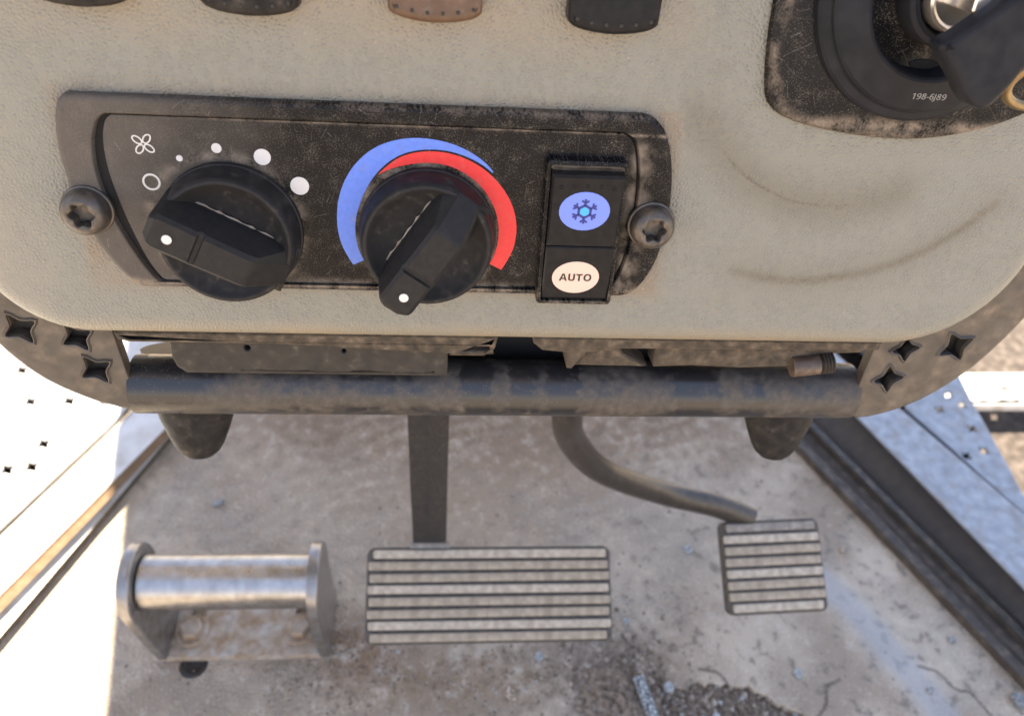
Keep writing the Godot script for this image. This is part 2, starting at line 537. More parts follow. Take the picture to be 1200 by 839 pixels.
	M.lens_core = mat(lin(0.02, 0.17, 0.4), 0.4); glow(M.lens_core, lin(0.02, 0.4, 1.0), 0.11)
	M.lens_warm = mat(lin(0.46, 0.34, 0.29), 0.4); glow(M.lens_warm, lin(1.0, 0.6, 0.48), 0.04)
	M.ink_blue = mat(lin(0.005, 0.014, 0.16), 0.5)
	M.ink = mat(lin(0.012, 0.01, 0.01), 0.5)
	# --- the tube under the console: glossy black where rubbed, caked elsewhere
	var b1 := noise(P, 0.035, 4, 61); var b2 := noise(P, 0.2, 3, 62); var b3 := noise(P, 1.0, 2, 63)
	var clean := [[-86.0, 16.0, 7.0, 0.8], [-3.0, 7.0, 3.0, 0.25], [36.0, 6.5, 4.2, 0.75], [53.5, 5.0, 2.0, 0.6], [71.5, 6.4, 4.6, 0.85], [127.0, 10.0, 7.0, 0.6], [150.0, 4.0, 6.0, 0.35]]
	var bar := func(x: float, y: float) -> Array:      # x along the tube in console u, y once round (0..100)
		var a := b1.get_noise_2d(x, y * 0.8); var b := b2.get_noise_2d(x, y * 0.8); var c := b3.get_noise_2d(x, y * 0.8)
		var d := 0.46 + 0.75 * a + 0.35 * b
		for k in clean:
			var w: float = lerpf(k[2], k[1], ss(55, 95, y))
			d -= 0.9 * k[3] * (1.0 - ss(w - 1.0, w + 1.6, absf(x - k[0]) + 1.6 * b + 0.9 * a + 0.3 * c))
		d = clampf(d + 0.2 * c, 0.05, 1.0) * (0.75 + 0.25 * ss(-95, -60, x))
		if c > 0.5 and b > 0.1: d = 1.0
		var col := lin(0.014, 0.015, 0.017).lerp(lin(0.1, 0.083, 0.065), clampf(d * (0.62 + 0.25 * b + 0.15 * c), 0.02, 0.95))
		return [col, 0.25 + 0.55 * d, 0.5]
	var bi := paint(1200, 300, Rect2(-98, 0, 294, 100), bar)
	M.bar = painted(done(bi))
	# --- floor mat: dust, spills, streaks, rusty patches, painted shade under the console
	var f1 := noise(P, 0.012, 5, 71); var f2 := noise(P, 0.06, 4, 72); var f3 := noise(P, 0.35, 3, 73); var f4 := noise(P, 0.006, 3, 74)
	var blue_streak := smooth(PackedVector2Array([Vector2(300, -312), Vector2(318, -285), Vector2(331, -256), Vector2(345, -228), Vector2(352, -205)]), 3, false)
	var cracks := [smooth(poly([262, -206, 271, -214, 276, -226, 287, -232]), 3, false), smooth(poly([350, -240, 362, -236, 370, -224, 381, -219, 388, -204]), 3, false), smooth(poly([146, -231, 138, -243, 141, -255, 134, -268]), 3, false), smooth(poly([205, -229, 199, -238, 186, -241]), 3, false)]
	var floor_fn := func(x: float, z: float) -> Array:
		var a := f1.get_noise_2d(x, z); var b := f2.get_noise_2d(x, z); var c := f3.get_noise_2d(x, z); var d := f4.get_noise_2d(x, z)
		var col := lin(0.25, 0.195, 0.14).lerp(lin(0.42, 0.345, 0.258), clampf(0.5 + 1.3 * a + 0.3 * c, 0, 1))
		col = col.lerp(lin(0.29, 0.26, 0.215), ss(-0.2, 0.6, b + d) * 0.5)
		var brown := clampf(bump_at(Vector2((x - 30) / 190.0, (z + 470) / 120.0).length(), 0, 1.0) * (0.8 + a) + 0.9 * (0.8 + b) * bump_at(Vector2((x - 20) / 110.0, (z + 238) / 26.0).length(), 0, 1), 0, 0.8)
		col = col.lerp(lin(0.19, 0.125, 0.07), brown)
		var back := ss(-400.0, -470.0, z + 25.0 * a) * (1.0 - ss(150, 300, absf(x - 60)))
		col = col.lerp(lin(0.15, 0.095, 0.053), clampf(back * (0.75 + 0.5 * b), 0, 0.85))  # brown dirt, darkened further for the shade under the console
		var tread := ss(0.25, 0.55, absf(sin((x * 0.35 + z) * 0.16 + 3.0 * a)) * (0.4 + c)) * ss(0.0, 0.3, d + 0.15)
		col = col.lerp(lin(0.39, 0.33, 0.25), tread * 0.45)
		var rust := bump_at(Vector2((x + 58) / 26.0, (z + 262) / 26.0).length(), 0, 1.0) * (0.7 + b)
		col = col.lerp(lin(0.19, 0.105, 0.05), clampf(rust, 0, 0.8))
		var heap := bump_at(Vector2((x - 128) / 34.0, (z + 232) / 34.0).length(), 0, 1.0) * (1.0 + 1.2 * b)
		col = col.lerp(lin(0.11, 0.078, 0.052), clampf(heap, 0, 0.75))
		var spots := ss(0.28, 0.5, b + 0.35 * c) * (0.35 + 0.4 * ss(60, 200, x))
		col = col.lerp(lin(0.13, 0.1, 0.07), clampf(spots * 1.0, 0, 0.8))
		var pale_ := ss(0.3, 0.6, -b + 0.5 * c + 0.2 * a)
		col = col.lerp(lin(0.44, 0.385, 0.31), pale_ * 0.45)
		if x > 280.0:
			var ds := seg_d(Vector2(x, z), blue_streak)
			var s := exp(-ds * ds / 130.0) * (0.75 + 0.4 * c)
			col = col.lerp(lin(0.29, 0.315, 0.34), clampf(s, 0, 0.5))  # pale blue grey band along the curve
		var dip := 0.0
		if z > -300.0:
			for cr in cracks:
				var dc := seg_d(Vector2(x + 1.6 * c, z + 1.6 * b), cr)
				dip = maxf(dip, exp(-dc * dc / 0.9))
			col = col.lerp(lin(0.05, 0.037, 0.027), dip * 0.85)
		var fleck := ss(0.47, 0.6, c + 0.25 * b)
		col = col.lerp(lin(0.5, 0.45, 0.38), fleck * 0.5)
		return [col, 0.78 + 0.15 * c, clampf(0.5 + 0.35 * b + 0.35 * c + 0.2 * fleck + 0.2 * heap * c - dip, 0, 1)]
	M.floor = painted(done(paint(1500, 1080, MAT, floor_fn, false), 0.18)); M.floor.texture_repeat = true
	M.dirt = worn(ntex(noise(P, 0.03, 5, 75), [[0.15, lin(0.07, 0.05, 0.035)], [0.5, lin(0.16, 0.12, 0.085)], [0.85, lin(0.3, 0.25, 0.2)]]), 14.0, 0.95, 0.0, null, ntex(noise(P, 0.08, 4, 76), [], 512, 6.0), 1.0)
	M.stone_grey = worn(M.noise_soft, 60.0, 0.9); M.stone_grey.albedo_color = lin(0.75, 0.78, 0.78).linear_to_srgb()
	M.stone_tan = worn(M.noise_soft, 60.0, 0.9); M.stone_tan.albedo_color = lin(1.0, 0.8, 0.6).linear_to_srgb()
	M.stone_blue = worn(M.noise_soft, 90.0, 0.9); M.stone_blue.albedo_color = lin(0.95, 1.0, 1.0).linear_to_srgb()
	# --- painted steel of sills and steps, with rubbed mud
	var bare := ntex(noise(P, 0.012, 5, 81), [[0.1, lin(0.34, 0.3, 0.25)], [0.4, lin(0.46, 0.44, 0.41)], [0.8, lin(0.56, 0.55, 0.53)]])
	M.sill = worn(bare, 5.0, 0.5, 0.1)
	M.sill_blue = layered(worn(ntex(noise(P, 0.02, 5, 82), [[0.1, lin(0.2, 0.215, 0.235)], [0.9, lin(0.33, 0.35, 0.375)]]), 7.0, 0.4, 0.3), M.haze, 6.0)
	M.rubber = worn(ntex(noise(P, 0.02, 5, 83), [[0.1, lin(0.014, 0.012, 0.011)], [0.9, lin(0.045, 0.035, 0.027)]]), 9.0, 0.5)
	M.seal = layered(worn(ntex(noise(P, 0.02, 5, 79), [[0.1, lin(0.024, 0.018, 0.014)], [0.9, lin(0.06, 0.046, 0.034)]]), 9.0, 0.6), M.haze, 8.0)
	M.mud = worn(ntex(noise(P, 0.03, 5, 84), [[0.1, lin(0.028, 0.022, 0.015)], [0.5, lin(0.062, 0.047, 0.031)], [0.9, lin(0.125, 0.097, 0.067)]]), 9.0, 0.9, 0.0, null, ntex(noise(P, 0.06, 4, 85), [], 512, 4.0), 0.7)
	M.plate = layered(worn(ntex(noise(P, 0.02, 5, 86), [[0.1, lin(0.032, 0.029, 0.026)], [0.9, lin(0.07, 0.062, 0.053)]]), 9.0, 0.42, 0.15), M.haze, 8.0)
	M.cover = layered(worn(ntex(noise(P, 0.025, 5, 87), [[0.1, lin(0.022, 0.021, 0.02)], [0.9, lin(0.04, 0.036, 0.031)]]), 10.0, 0.5), M.film, 8.0); M.cover.metallic_specular = 0.3
	# --- pedals: dusty rubber; worn bright steel for the foot rest
	M.rib = worn(ntex(noise(P, 0.03, 5, 91), [[0.05, lin(0.26, 0.22, 0.17)], [0.8, lin(0.42, 0.365, 0.285)]]), 10.0, 0.85)
	M.rib_worn = layered(worn(ntex(noise(P, 0.03, 5, 105), [[0.05, lin(0.13, 0.115, 0.095)], [0.8, lin(0.27, 0.24, 0.2)]]), 9.0, 0.6), M.haze, 9.0)
	M.rib_mud = layered(worn(ntex(noise(P, 0.03, 5, 106), [[0.05, lin(0.23, 0.192, 0.142)], [0.8, lin(0.35, 0.295, 0.22)]]), 8.0, 0.9), M.haze, 12.0)
	M.pad = worn(ntex(noise(P, 0.03, 4, 92), [[0.1, lin(0.03, 0.027, 0.023)], [0.9, lin(0.085, 0.07, 0.055)]]), 12.0, 0.7)
	M.steel = layered(worn(ntex(noise(P, 0.02, 5, 93), [[0.1, lin(0.27, 0.255, 0.24)], [0.9, lin(0.42, 0.41, 0.4)]]), 9.0, 1.0, 0.95, ntex(noise(P, 0.03, 4, 94), [[0.1, Color(0.05, 0.05, 0.05)], [0.9, Color(0.16, 0.16, 0.16)]])), M.film, 7.0)
	M.side_steel = layered(worn(ntex(noise(P, 0.02, 5, 90), [[0.1, lin(0.2, 0.19, 0.18)], [0.9, lin(0.33, 0.32, 0.31)]]), 9.0, 0.3, 0.7), M.haze, 9.0)
	M.rusty = layered(worn(ntex(noise(P, 0.012, 5, 95), [[0.1, lin(0.24, 0.155, 0.085)], [0.45, lin(0.34, 0.26, 0.185)], [0.9, lin(0.4, 0.36, 0.31)]]), 12.0, 0.75, 0.1, null, ntex(noise(P, 0.06, 4, 96), [], 512, 3.0), 0.6), M.haze, 14.0)
	M.arm = layered(worn(ntex(noise(P, 0.025, 5, 97), [[0.2, lin(0.014, 0.014, 0.015)], [0.9, lin(0.034, 0.031, 0.028)]]), 11.0, 0.4), M.specks, 9.0)
	M.brown_arm = layered(worn(ntex(noise(P, 0.025, 5, 89), [[0.2, lin(0.02, 0.017, 0.015)], [0.9, lin(0.042, 0.034, 0.028)]]), 11.0, 0.32), M.film, 9.0)
	M.chrome = worn(ntex(noise(P, 0.02, 4, 98), [[0.1, lin(0.5, 0.46, 0.42)], [0.9, lin(0.75, 0.73, 0.7)]]), 10.0, 0.22, 0.9)
	M.brass = worn(ntex(noise(P, 0.02, 4, 99), [[0.1, lin(0.14, 0.1, 0.05)], [0.9, lin(0.28, 0.21, 0.11)]]), 10.0, 0.35, 0.8)
	M.key = worn(ntex(noise(P, 0.02, 5, 100), [[0.2, lin(0.012, 0.0135, 0.017)], [0.9, lin(0.022, 0.023, 0.027)]]), 10.0, 0.4); M.key.metallic_specular = 0.2
	M.ground = worn(ntex(noise(P, 0.01, 5, 101), [[0.1, lin(0.2, 0.15, 0.1)], [0.5, lin(0.3, 0.235, 0.17)], [0.9, lin(0.38, 0.31, 0.23)]]), 0.9, 0.95, 0.0, null, ntex(noise(P, 0.05, 5, 102), [], 512, 6.0), 1.0)
	M.bolt = layered(worn(ntex(noise(P, 0.025, 5, 88), [[0.1, lin(0.035, 0.022, 0.015)], [0.9, lin(0.09, 0.06, 0.04)]]), 20.0, 0.5), M.haze, 16.0)
	M.part_shade_tan = worn(ntex(noise(P, 0.025, 5, 103), [[0.1, lin(0.1, 0.06, 0.03)], [0.9, lin(0.17, 0.11, 0.06)]]), 10.0, 0.9)
	M.flank_shade = worn(ntex(noise(P, 0.02, 5, 104), [[0.1, lin(0.03, 0.022, 0.017)], [0.5, lin(0.055, 0.043, 0.034)], [0.9, lin(0.1, 0.08, 0.065)]]), 6.0, 0.95)  # brown set dark so the sunlit flank looks shaded
	M.shade_slab = mat(lin(0.4, 0.4, 0.39), 0.6)

func glow(m: StandardMaterial3D, c: Color, e: float) -> void:
	m.emission_enabled = true; m.emission = c.linear_to_srgb(); m.emission_energy_multiplier = e

# ---------------------------------------------------------------- the scene
func _ready() -> void:
	var cam := Camera3D.new()
	add_child(cam)
	var lens := CameraAttributesPhysical.new()
	lens.frustum_near = 0.02; lens.frustum_far = 400.0
	lens.frustum_focal_length = 39.3
	lens.frustum_focus_distance = 0.275
	lens.exposure_aperture = 16.0
	cam.attributes = lens
	cam.near = 0.02; cam.far = 400.0
	cam.fov = 48.0
	cam.transform = Transform3D(Basis(Vector3(0.99603431, 0.07122834, 0.05331212), Vector3(-0.01288832, 0.70840862, -0.70568486), Vector3(-0.08803152, 0.70219922, 0.7065173)), Vector3(0, 0.55, 0))
	cam.current = true
	var we := WorldEnvironment.new()
	var env := Environment.new()
	env.background_mode = Environment.BG_SKY
	env.tonemap_mode = Environment.TONE_MAPPER_LINEAR
	env.tonemap_exposure = 6.0
	env.background_energy_multiplier = 0.74
	env.sdfgi_enabled = true; env.ssao_enabled = true; env.ssil_enabled = true
	var sky := ProceduralSkyMaterial.new()
	sky.sky_top_color = Color(0.52, 0.58, 0.70)
	sky.sky_horizon_color = Color(1.0, 0.95, 0.86)
	sky.sky_curve = 0.12
	sky.ground_bottom_color = Color(0.42, 0.36, 0.29)
	sky.ground_horizon_color = Color(0.62, 0.57, 0.50)
	sky.sun_angle_max = 12.0
	env.sky = Sky.new(); env.sky.sky_material = sky
	we.environment = env
	add_child(we)
	var sun := DirectionalLight3D.new()
	sun.light_energy = 1.6
	sun.light_color = Color(1.0, 0.95, 0.87)
	sun.light_angular_distance = 0.4
	sun.shadow_enabled = true
	sun.look_at_from_position(Vector3.ZERO, Vector3(0.309, -0.951, -0.03), Vector3(0, 0, 1))
	add_child(sun)

	con_axes = Basis(Vector3(1, 0, 0), Vector3(0, cos(deg_to_rad(EL)), -sin(deg_to_rad(EL))), Vector3(0, sin(deg_to_rad(EL)), cos(deg_to_rad(EL))))
	make_materials()
	setting()
	console()
	control_panel()
	ignition()
	switches()
	frame()
	pedals()
	foot_rest()
	sills()
	debris()

func poly(a: Array) -> PackedVector2Array:
	var q := PackedVector2Array()
	for i in range(0, a.size(), 2): q.append(Vector2(a[i], a[i + 1]))
	return q

# --- ground, floor, added shade slab
func setting() -> void:
	var mb := MB.new()
	mb.quad(Vector3(-80000, -900, 80000), Vector3(80000, -900, 80000), Vector3(80000, -900, -80000), Vector3(-80000, -900, -80000))
	struct("ground", mb.mesh(), M.ground)
	# cab floor: a steel floor pan with the mat on it
	mb = MB.new()
	var x := Transform3D(Basis(Vector3(1, 0, 0), Vector3(0, 0, -1), Vector3(0, 1, 0)), Vector3.ZERO)
	slab(mb, poly([-236, 760, -236, 480, -372, 60, -470, -260, 640, -260, 520, 0, 318, 440, 318, 760]), -40, -4, 1.0)
	mb.moved(x, 0)
	struct("floor_pan", mb.mesh(), M.dirt)
	mb = MB.new()
	# mat outline, with the torn bite near the operator's heel
	var o := poly([-238, 700, -240, 440, -246, 410, -302, 274, -352, 140, -440, -80, 560, -80, 462, 140, 420, 226, 328, 424, 318, 450, 318, 700])
	var tear := smooth(poly([139, 160, 135, 190, 137, 210, 141, 224, 146, 232, 155, 231, 168, 229, 183, 230, 196, 231, 208, 229, 219, 227, 229, 222, 240, 213, 256, 207, 268, 198, 272, 182, 255, 168, 225, 158, 190, 152, 160, 150]), 3)
	for i in tear.size():
		var p := tear[i]
		tear[i] = p + Vector2(sin(p.x * 1.7 + p.y) * 1.3, cos(p.x * 2.3) * 1.6 + sin(p.x * 0.9) * 1.4)
	slab(mb, dense(o, 30.0), -4, 0, 0.8, [circ(Vector2(-166, 252), 9.5, 20), tear], 2)
	mb.moved(x, 0)
	mb.planar(MAT, true)
	struct("floor_mat", mb.mesh(30), M.floor)
	# added unseen slab, outlined to cast the shadow edge across the floor
	mb = MB.new()
	slab(mb, poly([-686, 1000, -526, 200, -469, -100, 204, -100, 204, 1000]), 950, 990, 8)
	mb.moved(x, 0)
	struct("shade_slab", mb.mesh(), M.shade_slab)

# --- moulded console
func console() -> void:
	var t := thing("control_console", "worn grey beige moulded plastic console with pebbled skin and rounded lower corners", "console", con())
	var mb := MB.new()
	var o := PackedVector2Array()
	for k in 15:
		var a := PI + PI / 2 * k / 14
		o.append(Vector2(-100 + 36 * cos(a), -18 + 36 * sin(a)))
	for k in 15:
		var a := -PI / 2 + PI / 2 * k / 14
		o.append(Vector2(191 + 47 * cos(a), -7 + 47 * sin(a)))
	o.append(Vector2(238, 130)); o.append(Vector2(-136, 130))
	var d := dense(o, 6.0)
	slab(mb, d, -150, 0, 8.0, [], 6)
	mb.planar(CONSOLE)
	put("body", mb.mesh(45), M.skin, t)
	# trim below the face
	mb = MB.new()
	slab(mb, poly([-95, -54.5, -94, -57.6, -90, -58.6, 40, -58.6, 40.4, -60.4, 26, -60.8, 25, -62.6, 38, -62.6, 42, -59.4, 43, -54]), -40, -5.5, 0.6)
	put("ledge", mb.mesh(), M.mud, t)
	mb = MB.new()
	slab(mb, poly([56, -54, 56.4, -56.6, 60, -59.6, 69, -60.6, 70, -67.6, 72, -67.8, 77, -60.4, 90, -58.6, 192.5, -57.6, 193, -54]), -40, -5.5, 0.6)
	put("ledge", mb.mesh(), M.mud, t)
	mb = MB.new()
	slab(mb, dense(poly([-77.6, -58.8, -77.9, -67.5, -76.6, -71.6, -73.2, -74.3, 24.6, -74.5, 24.6, -58.8]), 2.5), -14, -9.5, 0.9, [circ(Vector2(-50, -62.8), 1.25, 10), circ(Vector2(-14.5, -63.6), 0.9, 10)], 2)
	put("cover_strip", mb.mesh(), M.cover, t)
	mb = MB.new()
	slab(mb, poly([77, -60.6, 90, -59, 92, -62.8, 102.5, -68.6, 74, -68.4]), -20, -9, 0.8)
	put("lower_bracket", mb.mesh(), M.mud, t)
	mb = MB.new()
	slab(mb, poly([104.5, -59, 190, -58.2, 188, -61, 172, -62, 163, -67.6, 140, -68.8, 120, -68.0, 105, -68.8]), -20, -9, 0.8)
	put("lower_bracket", mb.mesh(), M.mud, t)
	# a screw lying along the lower_bracket: brown head, threaded shank
	mb = MB.new()
	rod(mb, Vector3(160, -67.2, -8), Vector3(171, -65.6, -8), 4.2, 16)
	var b := put("bolt", mb.mesh(), M.bolt, t)
	mb = MB.new()
	var th := []
	for k in 9:
		th.append([4.4 if k % 2 == 0 else 3.4, k * 0.62])
	lathe(mb, [[0.1, 0.0]] + th + [[0.1, 4.96]], 16)
	var bolt_at := Transform3D(Basis.from_euler(Vector3(0, PI / 2, 0)), Vector3.ZERO).rotated(Vector3(0, 0, 1), 0.14)
	bolt_at.origin = Vector3(171.2, -65.5, -8)
	mb.moved(bolt_at, 0)
	put("thread", mb.mesh(), M.screw, b)

func oval(c: Vector2, rx: float, ry: float, n := 32) -> PackedVector2Array: return circ(c, rx, n, ry)

func disc(c: Vector2, r: float, z0: float, z1: float, ry := -1.0) -> ArrayMesh:
	var mb := MB.new()
	slab(mb, circ(c, r, 28, ry), z0, z1, minf(0.05, z1 - z0))
	return mb.mesh()

func hoop(c: Vector2, rx: float, ry: float, w: float, z0: float, z1: float, turn := 0.0) -> MB:
	var mb := MB.new()
	var n := 24
	for k in n:
		var q := []
		for e in [[k, 0.0], [k + 1, 0.0], [k + 1, w], [k, w]]:
			var a: float = TAU * e[0] / n
			q.append(c + Vector2(cos(a) * (rx - e[1]), sin(a) * (ry - e[1])).rotated(turn))
		mb.quad(v3(q[0], z1), v3(q[1], z1), v3(q[2], z1), v3(q[3], z1))
		mb.quad(v3(q[0], z0), v3(q[1], z0), v3(q[1], z1), v3(q[0], z1))
		mb.quad(v3(q[2], z0), v3(q[3], z0), v3(q[3], z1), v3(q[2], z1))
	return mb

func crescent(table_out: Array, table_in: Array, a0: float, a1: float, c: Vector2, z0: float, z1: float) -> ArrayMesh:      # [angle, radius] tables
	var look := func(tb: Array, a: float) -> float:
		for i in tb.size() - 1:
			if a <= tb[i + 1][0] or i == tb.size() - 2:
				var f := clampf((a - tb[i][0]) / (tb[i + 1][0] - tb[i][0]), 0, 1)
				return cubic_interpolate(tb[i][1], tb[i + 1][1], tb[maxi(i - 1, 0)][1], tb[mini(i + 2, tb.size() - 1)][1], f)
		return tb[0][1]
	var p := PackedVector2Array()
	for k in 49:
		var a := lerpf(a0, a1, k / 48.0)
		p.append(c + Vector2.from_angle(deg_to_rad(a)) * look.call(table_out, a))
	for k in 49:
		var a := lerpf(a1, a0, k / 48.0)
		p.append(c + Vector2.from_angle(deg_to_rad(a)) * look.call(table_in, a))
	var mb := MB.new()
	slab(mb, p, z0, z1, 0.0)
	return mb.mesh()

const FACE_Z := 2.0

func knob(called: String, label: String, at: Vector2, deg: float) -> void:
	var t := thing(called, label, "knob", con(at.x, at.y, FACE_Z), "rotary knobs on the climate panel")
	t.basis = con_axes * Basis(Vector3(0, 0, 1), deg_to_rad(deg + 90.0))      # the pointer looks along -y of the knob
	var mb := MB.new()
	lathe(mb, [[22.3, 0.15], [22.6, 0.6], [22.6, 1.6], [22.4, 2.0], [22.0, 2.2], [21.9, 2.6], [21.2, 9.6], [20.9, 10.8], [20.2, 11.6], [19.4, 11.8], [18.6, 11.4], [17.2, 9.8], [14.0, 8.2], [9.0, 7.4], [0.0, 7.2]], 72)
	put("dial", mb.mesh(32), M.knob_dusty, t)
	mb = MB.new()
	var secs := []
	for s in [[21.4, 8.0, 2.2, 8.4, 1.0], [21.0, 10.6, 3.6, 8.6, 0.8], [20.4, 11.4, 4.4, 8.7, 1.0], [11.0, 20.2, 5.3, 9.0, 1.2], [9.6, 20.9, 5.4, 9.0, 1.2], [8.0, 21.2, 5.4, 9.0, 1.2],
			[-5.4, 21.4, 5.5, 8.8, 1.2], [-5.8, 20.4, 5.7, 8.8, 0.6], [-7.2, 20.4, 5.8, 8.8, 0.6], [-7.6, 21.4, 5.5, 8.7, 1.2], [-18.6, 21.4, 5.6, 8.2, 1.2], [-20.2, 21.0, 5.3, 7.8, 1.4], [-22.2, 19.0, 3.4, 6.0, 1.0]]:
		var y: float = s[0]; var z: float = s[1]; var w: float = s[2]; var wb: float = s[3]; var c: float = s[4]
		var zb := 1.5 if y < -20.1 else 7.5
		secs.append(PackedVector3Array([Vector3(-wb, y, zb), Vector3(-w - 0.3, y, z - c), Vector3(-w + c * 0.8, y, z), Vector3(w - c * 0.8, y, z), Vector3(w + 0.3, y, z - c), Vector3(wb, y, zb)]))
	loft(mb, secs)
	var g := put("grip", mb.mesh(28), M.knob, t)
	g.position.x = 0.0014
	mb = MB.new()
	var run := PackedVector3Array()
	for k in 25: run.append(Vector3(-8.75 + 0.15 * sin(k * 1.9), 18.6 - 36.0 * k / 24.0, 8.22 + (1.6 if k < 2 else 0.0)))
	var ws := []
	for k in 25: ws.append(0.3 + 0.26 * sin(k * 2.7 + deg) * sin(k * 0.9))
	tube(mb, run, ws, ws, 8)
	put("dust_line", mb.mesh(60), M.rib_worn, g)
	put("pointer_dot", disc(Vector2(0.4, -15.0), 1.5, 21.2, 21.5), M.white, g)
	t.set_meta("category", "knob")

func button_screw(u: float, v: float, label: String) -> void:
	var t := thing("panel_screw", label, "screw", con(u, v, 3.0), "screws holding the climate panel")
	var mb := MB.new()
	lathe(mb, [[8.0, 0.0], [8.1, 0.8], [7.9, 1.2], [7.4, 1.4], [7.3, 1.6], [7.3, 3.4], [6.9, 5.0], [6.1, 6.1], [5.0, 6.7], [4.4, 6.8], [3.7, 6.5], [3.4, 6.0], [3.2, 2.6], [0.0, 2.4]], 48, Vector3.ZERO, {10: [6, 0.45], 11: [6, 0.5], 12: [6, 0.5]})
	put("head", mb.mesh(34), M.screw, t)

func control_panel() -> void:
	var t := thing("climate_control_panel", "black scratched plastic climate control panel with blue and red crescents and white fan dots", "control panel", con())
	var ends := smooth(poly([88, 30.2, 92.4, 25.5, 95.6, 16, 97.2, 5, 97.2, -8, 95.4, -18, 92, -25.5, 87.5, -30.6]), 3, false)
	var o := PackedVector2Array()
	o.append_array(rev(smooth(poly([84, 31.7, 88, 30.4, 92.4, 25.6, 95.8, 15, 97.2, 3, 97.0, -8, 95.4, -18, 92, -26, 88, -30.5, 84, -31.7]), 3, false)))
	var left := smooth(poly([-89, 31.4, -92, 28.6, -94, 21, -94.6, 14, -94.2, 6, -92.6, -5, -90, -14, -86.4, -22, -82, -28.4, -78, -31.6]), 3, false)
	o.append_array(left)
	# opening: a narrow seam all round, wider at the left where it shows as a dark crescent
	var hole := PackedVector2Array()
	var face := PackedVector2Array()
	var right_in := smooth(poly([79, 26, 82.5, 23.4, 84.6, 16, 85.6, 6, 85.6, -8, 84, -20, 81, -27, 78, -30]), 4, false)
	var left_in := smooth(poly([-78.5, 26, -81.5, 23.6, -84, 17, -84.8, 8, -83.6, -2, -80.8, -12, -76.6, -22, -72.8, -28.6, -71, -30]), 4, false)
	hole.append_array(rev(right_in)); hole.append_array(left_in)
	hole = dense(hole, 4.0)
	var left_face := smooth(poly([-77.6, 25.4, -79.8, 23, -81.4, 17, -81.6, 8, -80.2, -2, -78.0, -12, -75, -22, -72, -28, -70.2, -29.5]), 4, false)
	for p in rev(right_in): face.append(p + Vector2(-0.5, 0.5 if p.y < -5 else -0.5))
	face.append_array(left_face)
	var mb := MB.new()
	slab(mb, dense(o, 4.0), 0.0, 3.6, 1.6, [hole], 3)
	mb.planar(PANEL)
	put("bezel", mb.mesh(50), M.panel, t)
	mb = MB.new()
	slab(mb, dense(hole, 6.0), 0.1, 1.1, 0.0)
	put("shade_filler", mb.mesh(), M.hole, t)  # black filler put in for the shade of the recess
	mb = MB.new()
	slab(mb, dense(face, 6.0), 1.2, FACE_Z, 0.3, [], 2)
	mb.planar(PANEL)
	var f := put("faceplate", mb.mesh(), M.panel, t)
	var z := FACE_Z
	var K := Vector2(17, -10)
	var red_out := [[-27.0, 28.2], [-6.0, 29.3], [15.0, 29.6], [38.0, 29.0], [62.0, 28.3], [85.0, 27.7], [108.0, 26.9], [128.0, 25.2]]
	var red_in := [[-27.0, 23.6], [-4.0, 23.6], [26.0, 23.7], [53.0, 23.9], [78.0, 24.0], [104.0, 23.9], [128.0, 24.9]]
	var blue_out := [[46.0, 30.0], [50.0, 30.4], [68.0, 30.9], [86.0, 31.4], [102.0, 32.1], [120.0, 32.6], [136.0, 32.1], [152.0, 31.1], [168.0, 30.0], [189.0, 28.9], [206.0, 27.8]]
	var blue_in := [[46.0, 29.6], [67.0, 28.9], [85.0, 28.3], [108.0, 27.5], [128.0, 25.8], [145.0, 24.4], [160.0, 23.8], [206.0, 23.8]]
	put("blue_crescent", crescent(blue_out, blue_in, 46, 206, K, z - 0.2, z + 0.12), M.blue, f)
	put("red_crescent", crescent(red_out, red_in, -27, 128, K, z - 0.2, z + 0.16), M.red, f)
	for d in [[-59.5, 12.6, 1.0], [-47.9, 16.2, 1.55], [-34.3, 13.9, 2.6], [-23.6, 4.9, 2.95]]:
		put("fan_speed_dot", disc(Vector2(d[0], d[1]), d[2], z - 0.2, z + 0.12), M.white, f)
	put("off_ring", hoop(Vector2(-69.2, 4.7), 2.75, 2.75, 0.62, z - 0.1, z + 0.12).mesh(), M.line, f)
	mb = MB.new()
	for k in 4:
		var a := PI / 4 + k * PI / 2 + 0.12
		var h := hoop(Vector2(-69.6, 16.7) + Vector2.from_angle(a) * 2.05, 1.75, 1.15, 0.42, z - 0.1, z + 0.12, a)
		mb.v.append_array(h.v); mb.t.append_array(h.t)
	put("fan_symbol", mb.mesh(), M.line, f)
	knob("fan_speed_knob", "left black knob, pointer turned to lower left, beside the white fan dots", Vector2(-46.0, -10.5), 153.0)
	knob("temperature_knob", "right black knob ringed by blue and red crescents, pointing down", Vector2(17, -10), 235.0)
	rocker()
	button_screw(-89.6, -4.4, "socket head screw at the left end of the black panel")
	button_screw(91.4, -4.2, "dirty socket head screw at the right end of the panel, beside the rocker")

